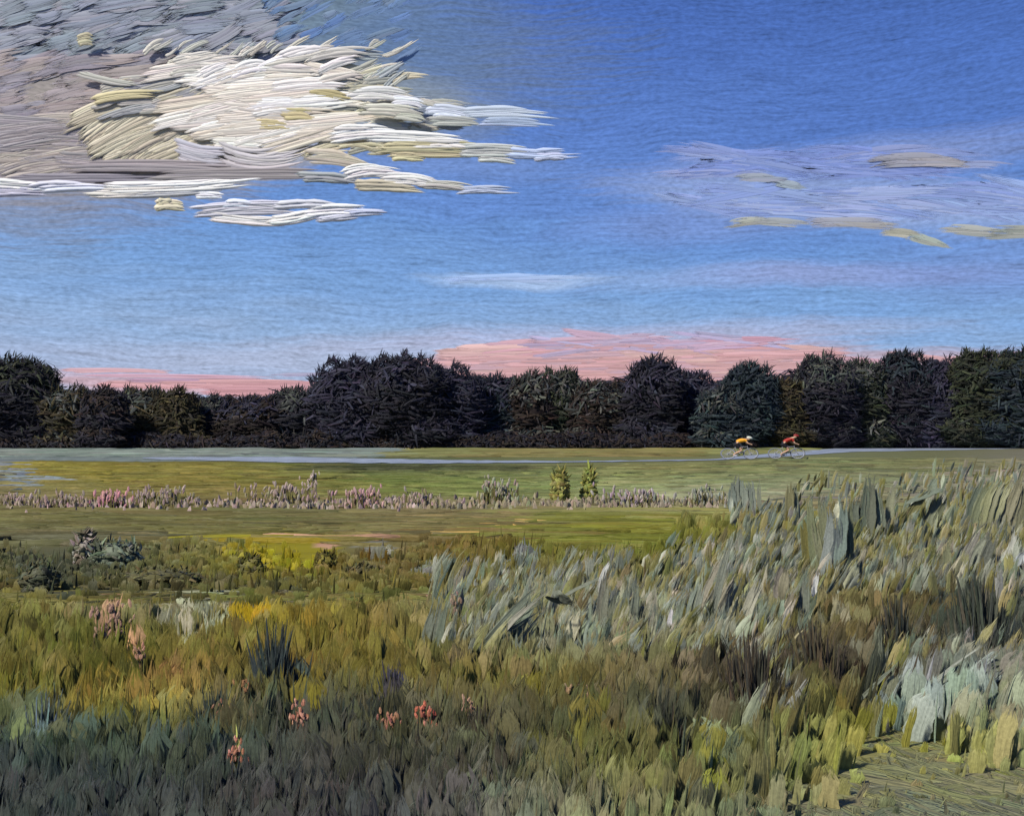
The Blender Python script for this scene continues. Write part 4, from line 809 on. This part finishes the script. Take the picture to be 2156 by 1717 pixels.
# flowers
def flowers(root_px, root_py, n, wid, hgt, cols, label, fs=(4, 9), stemc=(110, 104, 60), name='flower_clump'):
    up = np.interp(root_py, [1080, 1300, 1500], [0, 62, 135]); root_py = root_py+up
    """clump with stems and small broad petals"""
    X, Y = gnd(root_px, root_py); X, Y = float(X), float(Y); m = Y/FPX
    t = empty(name, (X, Y, 0), label, 'flowers')
    rx = rng.normal(0, .36, n)*wid*m; h = (up+hgt*rng.uniform(.2, 1.0, n))*m; L = 3; s = np.linspace(0, 1, L)
    cen = np.zeros((n, L, 3)); cen[..., 0] = rx[:, None]; cen[..., 1] = rng.normal(0, wid*m*.12, n)[:, None]; cen[..., 2] = h[:, None]*s
    side = np.zeros((n, L, 3)); side[..., 0] = 1; nor = np.zeros((n, L, 3)); nor[..., 1] = -1
    hw = np.full((n, L), 1.1*m)
    tag(build('stems', [ribbons(cen, side, nor, hw, hw*.4, (0, 1, 0), vary(alb(np.tile(np.array([stemc], float), (n, 1))), .15))], M_grass, t), None, None, None, 'stuff')
    k = 2; N = n*k; base = np.repeat(cen[:, -1], k, 0)+rng.normal(0, 1, (N, 3))*np.array([4*m, 3*m, 5*m])
    base[:, 2] = np.maximum(base[:, 2], .01); L = 4; s = np.linspace(-.5, .5, L); fl = rng.uniform(fs[0], fs[1], N)*m*1.6
    ang = rng.normal(0, .28, N); d = np.stack([np.sin(ang), 0*ang, np.cos(ang)], -1)
    cen = base[:, None]+d[:, None]*(fl[:, None]*s)[..., None]; side = np.stack([np.cos(ang), 0*ang, -np.sin(ang)], -1)[:, None]+np.zeros((N, L, 3)); nor = np.zeros((N, L, 3)); nor[..., 1] = -1
    hw = (fl*.2)[:, None]*np.array([.5, 1, 1, .4])[None]
    c = np.array(cols, float)[rng.integers(0, len(cols), N)]
    tag(build('petals', [ribbons(cen, side, nor, hw, hw*.6, (0, .8, .5, 0), vary(alb(c), .12, .05))], M_leaf, t), None, None, None, 'stuff')
PKF = [(170, 148, 138), (158, 140, 128), (180, 156, 146), (144, 132, 104), (150, 138, 112)]
flowers(235, 1076, 44, 50, 40, [(204, 150, 152), (196, 142, 144), (214, 160, 158)], 'brightest solid pink flower clump, left third of the flower row')
flowers(760, 1076, 60, 66, 44, [(196, 158, 150), (186, 148, 142), (204, 170, 160)], 'pink flower clump in the middle of the row')
flowers(1350, 1072, 70, 90, 40, [(176, 160, 156), (186, 164, 162), (160, 150, 140)], 'mauve pink flower clump at the right of the row')
flowers(605, 1068, 70, 130, 46, PKF, 'sparse pink flowers climbing in a slant towards the road')
flowers(655, 1030, 16, 30, 34, [(196, 178, 166), (188, 168, 150)], 'topmost tuft of pale pink flowers at the end of the slant', fs=(4, 7))
flowers(1052, 1066, 60, 70, 54, [(150, 154, 122), (164, 160, 130), (170, 150, 140)], 'pale green and pink seed heads in the middle of the field')
flowers(140, 1076, 60, 90, 34, PKF, 'dusty pink flower clump left of the brightest one')
flowers(25, 1074, 50, 70, 28, PKF, 'low dusty pink flowers at the left edge')
flowers(335, 1074, 80, 100, 44, PKF, 'dusty pink flowers right of the brightest clump')
flowers(880, 1074, 60, 110, 34, PKF, 'fading pink flowers right of the middle clump')
flowers(1480, 1072, 50, 100, 40, [(160, 158, 140), (150, 150, 132)], 'pale grey seed heads just left of the stubby grey tuft')
# the continuous thin flower row behind them
N = 1700; px = rng.uniform(-300, 1560, N); py = 1062+rng.normal(0, 5, N); py = py-np.clip((px-900)/600, 0, 1)*4
c = np.array(PKF, float)[rng.integers(0, 5, N)]; c = np.where((px > 900)[:, None], c*.5+np.array([132, 124, 92])*.5, c)
p = blades(px, py, rng.uniform(10, 24, N), rng.uniform(4, 11, N), rng.normal(0, .12, N), c, jit=.08, sq=.3)
o = build('flower_row', [p], M_leaf); tag(o, 'thin continuous row of dusty pink meadow flowers across the field', 'flowers', None, 'stuff')
CO = [(206, 140, 112), (192, 130, 100), (214, 158, 130)]
flowers(895, 1535, 26, 30, 40, [(214, 128, 100), (222, 148, 122), (196, 110, 84)], 'bright coral red flower in the dark foreground', fs=(6, 11))
flowers(632, 1540, 22, 26, 56, CO, 'upright coral flower at the foot of the tall dark weeds', fs=(6, 11))
flowers(492, 1622, 18, 16, 60, CO, 'narrow salmon flower stalk, lowest of the flowers', fs=(5, 10))
flowers(240, 1360, 40, 50, 90, [(172, 138, 112), (184, 146, 120)], 'faded salmon flower stalks in the left meadow', fs=(6, 12))
flowers(288, 1420, 16, 18, 60, [(186, 142, 112)], 'small salmon flower sprig below the faded stalks', fs=(5, 9))
flowers(818, 1545, 16, 24, 40, [(184, 132, 100), (170, 120, 96)], 'dull orange flower left of the coral red one', fs=(5, 9))
flowers(955, 1325, 20, 16, 70, [(166, 140, 116)], 'thin pinkish stalk left of the arching leaves', fs=(5, 9))
flowers(985, 1510, 12, 16, 36, [(190, 150, 120)], 'small peach flower right of the coral red one', fs=(5, 9))
flowers(1215, 1480, 18, 34, 30, [(164, 134, 100)], 'pale peach flowers below the slate green leaves', fs=(5, 9))
flowers(510, 1470, 14, 34, 30, [(180, 128, 88)], 'few orange flowers left of the tall spired weed', fs=(5, 9))
flowers(470, 1520, 12, 16, 36, [(180, 128, 100)], 'tiny pink flower by the broad dark weed clump', fs=(4, 7))

# ---------------------------------------------------------------- cyclists
SX, SZ = 1.38, 1.0
def torus_mesh(name, r, tr, n=28, k=6, sx=1.0):
    a = np.linspace(0, 2*np.pi, n, endpoint=False); b = np.linspace(0, 2*np.pi, k, endpoint=False); A, B = np.meshgrid(a, b, indexing='ij')
    V = np.stack([(r+tr*np.cos(B))*np.cos(A)*sx, tr*np.sin(B), (r+tr*np.cos(B))*np.sin(A)], -1).reshape(-1, 3)
    idx = np.arange(n*k).reshape(n, k); i2 = np.roll(idx, -1, 0)
    F = np.stack([idx, np.roll(idx, -1, 1), np.roll(i2, -1, 1), i2], -1).reshape(-1, 4)
    return raw_mesh(name, V, F)
def ellipsoid(name, r, n1=10, n2=14, cut=None):
    th = np.linspace(0.02, np.pi-.02 if cut is None else cut, n1); ph = np.linspace(0, 2*np.pi, n2, endpoint=False); T, P = np.meshgrid(th, ph, indexing='ij')
    V = np.stack([r[0]*np.sin(T)*np.cos(P), r[1]*np.sin(T)*np.sin(P), r[2]*np.cos(T)], -1).reshape(-1, 3); idx = np.arange(n1*n2).reshape(n1, n2); nx = np.roll(idx, -1, 1)
    return raw_mesh(name, V, np.stack([idx[:-1], nx[:-1], nx[1:], idx[1:]], -1).reshape(-1, 4))
def skin(name, verts, edges, radii, mat, parent, root=0, sub=2):
    me = bpy.data.meshes.new(name); me.from_pydata([(x*SX, y, z*SZ) for x, y, z in verts], edges, []); me.update()
    o = bpy.data.objects.new(name, me); C.objects.link(o); o.parent = parent; me.materials.append(mat)
    md = o.modifiers.new('skin', 'SKIN'); md.use_smooth_shade = True
    lay = me.skin_vertices[0] if len(me.skin_vertices) else None
    if lay is None:
        bpy.context.view_layer.update(); lay = me.skin_vertices[0]
    for i, r in enumerate(radii):
        lay.data[i].radius = (r, r) if not isinstance(r, tuple) else r
        lay.data[i].use_root = (i == root)
    s = o.modifiers.new('sub', 'SUBSURF'); s.levels = sub; s.render_levels = sub
    return o
M_wheel = flat_mat('wheel_grey', (176, 178, 186)); M_tyre = flat_mat('tyre', (120, 122, 130)); M_bframe = flat_mat('bicycle_frame', (150, 152, 160), .35, .5)
M_black = flat_mat('black_cloth', (34, 32, 36)); M_yel = flat_mat('yellow_jersey', (226, 158, 34), ns=9, nv=.3); M_red = flat_mat('red_jersey', (158, 44, 30), ns=9, nv=.3)
M_skin = flat_mat('skin_tone', (200, 160, 130)); M_helm = flat_mat('pale_helmet', (206, 208, 190)); M_rhelm = flat_mat('red_helmet', (140, 44, 40)); M_saddle = flat_mat('saddle', (26, 26, 28)); M_shoe = flat_mat('shoe', (200, 200, 205))
def bicycle(X, Y, label, frame_m):
    t = empty('bicycle', (X, Y, .03), label, 'bicycle', 'bicycles on the road'); r = .34
    for s, xw in ((-1, -.52), (1, .52)):
        w = bpy.data.objects.new('wheel', torus_mesh('wheel', r-.03, .016, sx=SX)); w.data.materials.append(M_wheel); C.objects.link(w); w.parent = t; w.location = (xw*SX, 0, r)
        link_mesh('tyre', torus_mesh('tyre', r-.005, .024, sx=SX), M_tyre, w)
        sp = [([(0, 0, 0), (math.cos(a)*.31*SX, 0, math.sin(a)*.31)], [.006, .006]) for a in np.linspace(0, 2*math.pi, 18, endpoint=False)]
        link_mesh('spokes', tubes_mesh('spokes', sp, 4), M_wheel, w)
        link_mesh('hub', tubes_mesh('hub', [([(0, -.05, 0), (0, .05, 0)], [.03, .03])], 8), M_wheel, w)
    q = lambda a: (a[0]*SX, a[1] if len(a) > 2 else 0, a[-1]*SZ)
    bb, seat, head, rear, front = (-.08, .28), (-.22, .86), (.36, .84), (-.52, .34), (.52, .34)
    fr = [([q(bb), q((-.19, .76))], [.018]*2), ([q(bb), q((.39, .66))], [.02]*2), ([q((-.18, .74)), q((.37, .78))], [.017]*2), ([q((.36, .84)), q((.40, .62))], [.02]*2),
          ([q(bb), q(rear)], [.012]*2), ([q((-.18, .74)), q(rear)], [.011]*2)]
    link_mesh('frame', tubes_mesh('frame', fr, 6), frame_m, t)
    link_mesh('fork', tubes_mesh('fork', [([q((.40, .04, .62)), q((.44, .05, .5)), q((.52, .05, .34))], [.014]*3), ([q((.40, -.04, .62)), q((.44, -.05, .5)), q((.52, -.05, .34))], [.014]*3)], 6), frame_m, t)
    link_mesh('seat_post', tubes_mesh('seat_post', [([q((-.19, .74)), q(seat)], [.014]*2)], 6), frame_m, t)
    sd = link_mesh('saddle', ellipsoid('saddle', (.15, .06, .035)), M_saddle, t); sd.location = q((-.2, .89))
    hb = [([q((.36, 0, .84)), q((.43, 0, .88)), q((.45, .2, .88)), q((.53, .21, .86)), q((.56, .21, .78)), q((.48, .21, .72))], [.014]*6), ([q((.43, 0, .88)), q((.45, -.2, .88)), q((.53, -.21, .86)), q((.56, -.21, .78)), q((.48, -.21, .72))], [.014]*5)]
    link_mesh('handlebar', tubes_mesh('handlebar', hb, 6), M_saddle, t)
    for sgn, a in ((1, .6), (-1, .6+math.pi)):
        px_, pz = bb[0]+.17*math.cos(a), bb[1]+.17*math.sin(a)
        link_mesh('crank', tubes_mesh('crank', [([q((bb[0], sgn*.06, bb[1])), q((px_, sgn*.08, pz)), q((px_, sgn*.16, pz))], [.013]*3)], 6), M_saddle, t)
    link_mesh('chainring', torus_mesh('chainring', .085, .01, 20, 5, sx=SX), M_saddle, t).location = q((bb[0], -.05, bb[1]))
    return bb
def rider(X, Y, label, jersey, helmet, head_up):
    t = empty('person', (X, Y, .03), label, 'person', None)
    bb = (-.08, .28); a = .6
    foot = {1: (bb[0]+.17*math.cos(a), .13, bb[1]+.17*math.sin(a)), -1: (bb[0]-.17*math.cos(a), -.13, bb[1]-.17*math.sin(a))}
    hip = (-.2, 0, .98); hz = 1.32+head_up
    V = [hip, (-.06, 0, 1.10), (.12, 0, 1.20+head_up*.3), (.26, 0, 1.24+head_up*.6), (.36, 0, 1.30+head_up*.8), (.43, 0, hz), (.50, 0, hz+.05)]
    E = [(0, 1), (1, 2), (2, 3), (3, 4), (4, 5), (5, 6)]; Rr = [(.14, .13), (.15, .13), (.165, .13), (.13, .11), (.06, .06), (.095, .085), (.085, .08)]
    for s in (1, -1):
        b = len(V); k = ((.17, s*.12, .72) if s > 0 else (.1, s*.12, .56)); f = foot[s]
        V += [(-.17, s*.10, .93), k, (f[0]-.07, f[1], f[2]+.12), (f[0]-.07, f[1], f[2]+.05), (f[0]+.1, f[1], f[2]+.03)]; E += [(0, b), (b, b+1), (b+1, b+2), (b+2, b+3), (b+3, b+4)]; Rr += [.10, .065, .042, .04, .032]
        b = len(V); V += [(.27, s*.18, 1.20+head_up*.5), (.35, s*.23, 1.00), (.50, s*.215, .93), (.56, s*.21, .90)]; E += [(3, b), (b, b+1), (b+1, b+2), (b+2, b+3)]; Rr += [.065, .045, .035, .04]
    skin('body', V, E, Rr, M_skin, t)
    # jersey: torso and sleeves
    V = [(-.14, 0, 1.03), (-.04, 0, 1.12), (.12, 0, 1.21+head_up*.3), (.27, 0, 1.245+head_up*.6)]; E = [(0, 1), (1, 2), (2, 3)]; Rr = [(.16, .15), (.172, .15), (.185, .155), (.135, .13)]
    for s in (1, -1):
        b = len(V); V += [(.27, s*.18, 1.20+head_up*.5), (.315, s*.21, 1.09)]; E += [(3, b), (b, b+1)]; Rr += [.085, .07]
    skin('jersey', V, E, Rr, jersey, t)
    V = [(-.2, 0, .97), (-.14, 0, 1.02)]; E = [(0, 1)]; Rr = [(.155, .15), (.15, .15)]
    for s in (1, -1):
        b = len(V); k = ((.17, s*.12, .72) if s > 0 else (.1, s*.12, .56)); V += [(-.17, s*.10, .93), tuple((np.array((-.17, s*.10, .93))*.3+np.array(k)*.7))]; E += [(0, b), (b, b+1)]; Rr += [.12, .085]
    skin('shorts', V, E, Rr, M_black, t)
    h = link_mesh('helmet', ellipsoid('helmet', (.17*1.15, .105, .10), cut=2.0), helmet, t); h.location = (.47*SX, 0, hz+.075); h.rotation_euler = (0, .25, 0)
    for s in (1, -1):
        f = foot[s]; sh = link_mesh('shoe', ellipsoid('shoe', (.15, .05, .045)), M_shoe if helmet is M_helm else M_black, t); sh.location = ((f[0]+.02)*SX, f[1], f[2]+.03)
for (pxc, pyb, lb, lr, fm, jm, hm, up) in (
    (1557, 967, 'road bicycle under the rider in yellow, left of the two', 'cyclist crouched low in a yellow jersey and pale helmet, left of the two', M_bframe, M_yel, M_helm, -.06),
    (1656, 966, 'road bicycle under the rider in red, right of the two', 'cyclist in a dark red jersey and black shorts, head higher, right of the two', M_bframe, M_red, M_rhelm, .08)):
    X, Y = gnd(pxc, pyb); bicycle(float(X), float(Y), lb, fm); rider(float(X), float(Y), lr, jm, hm, up)
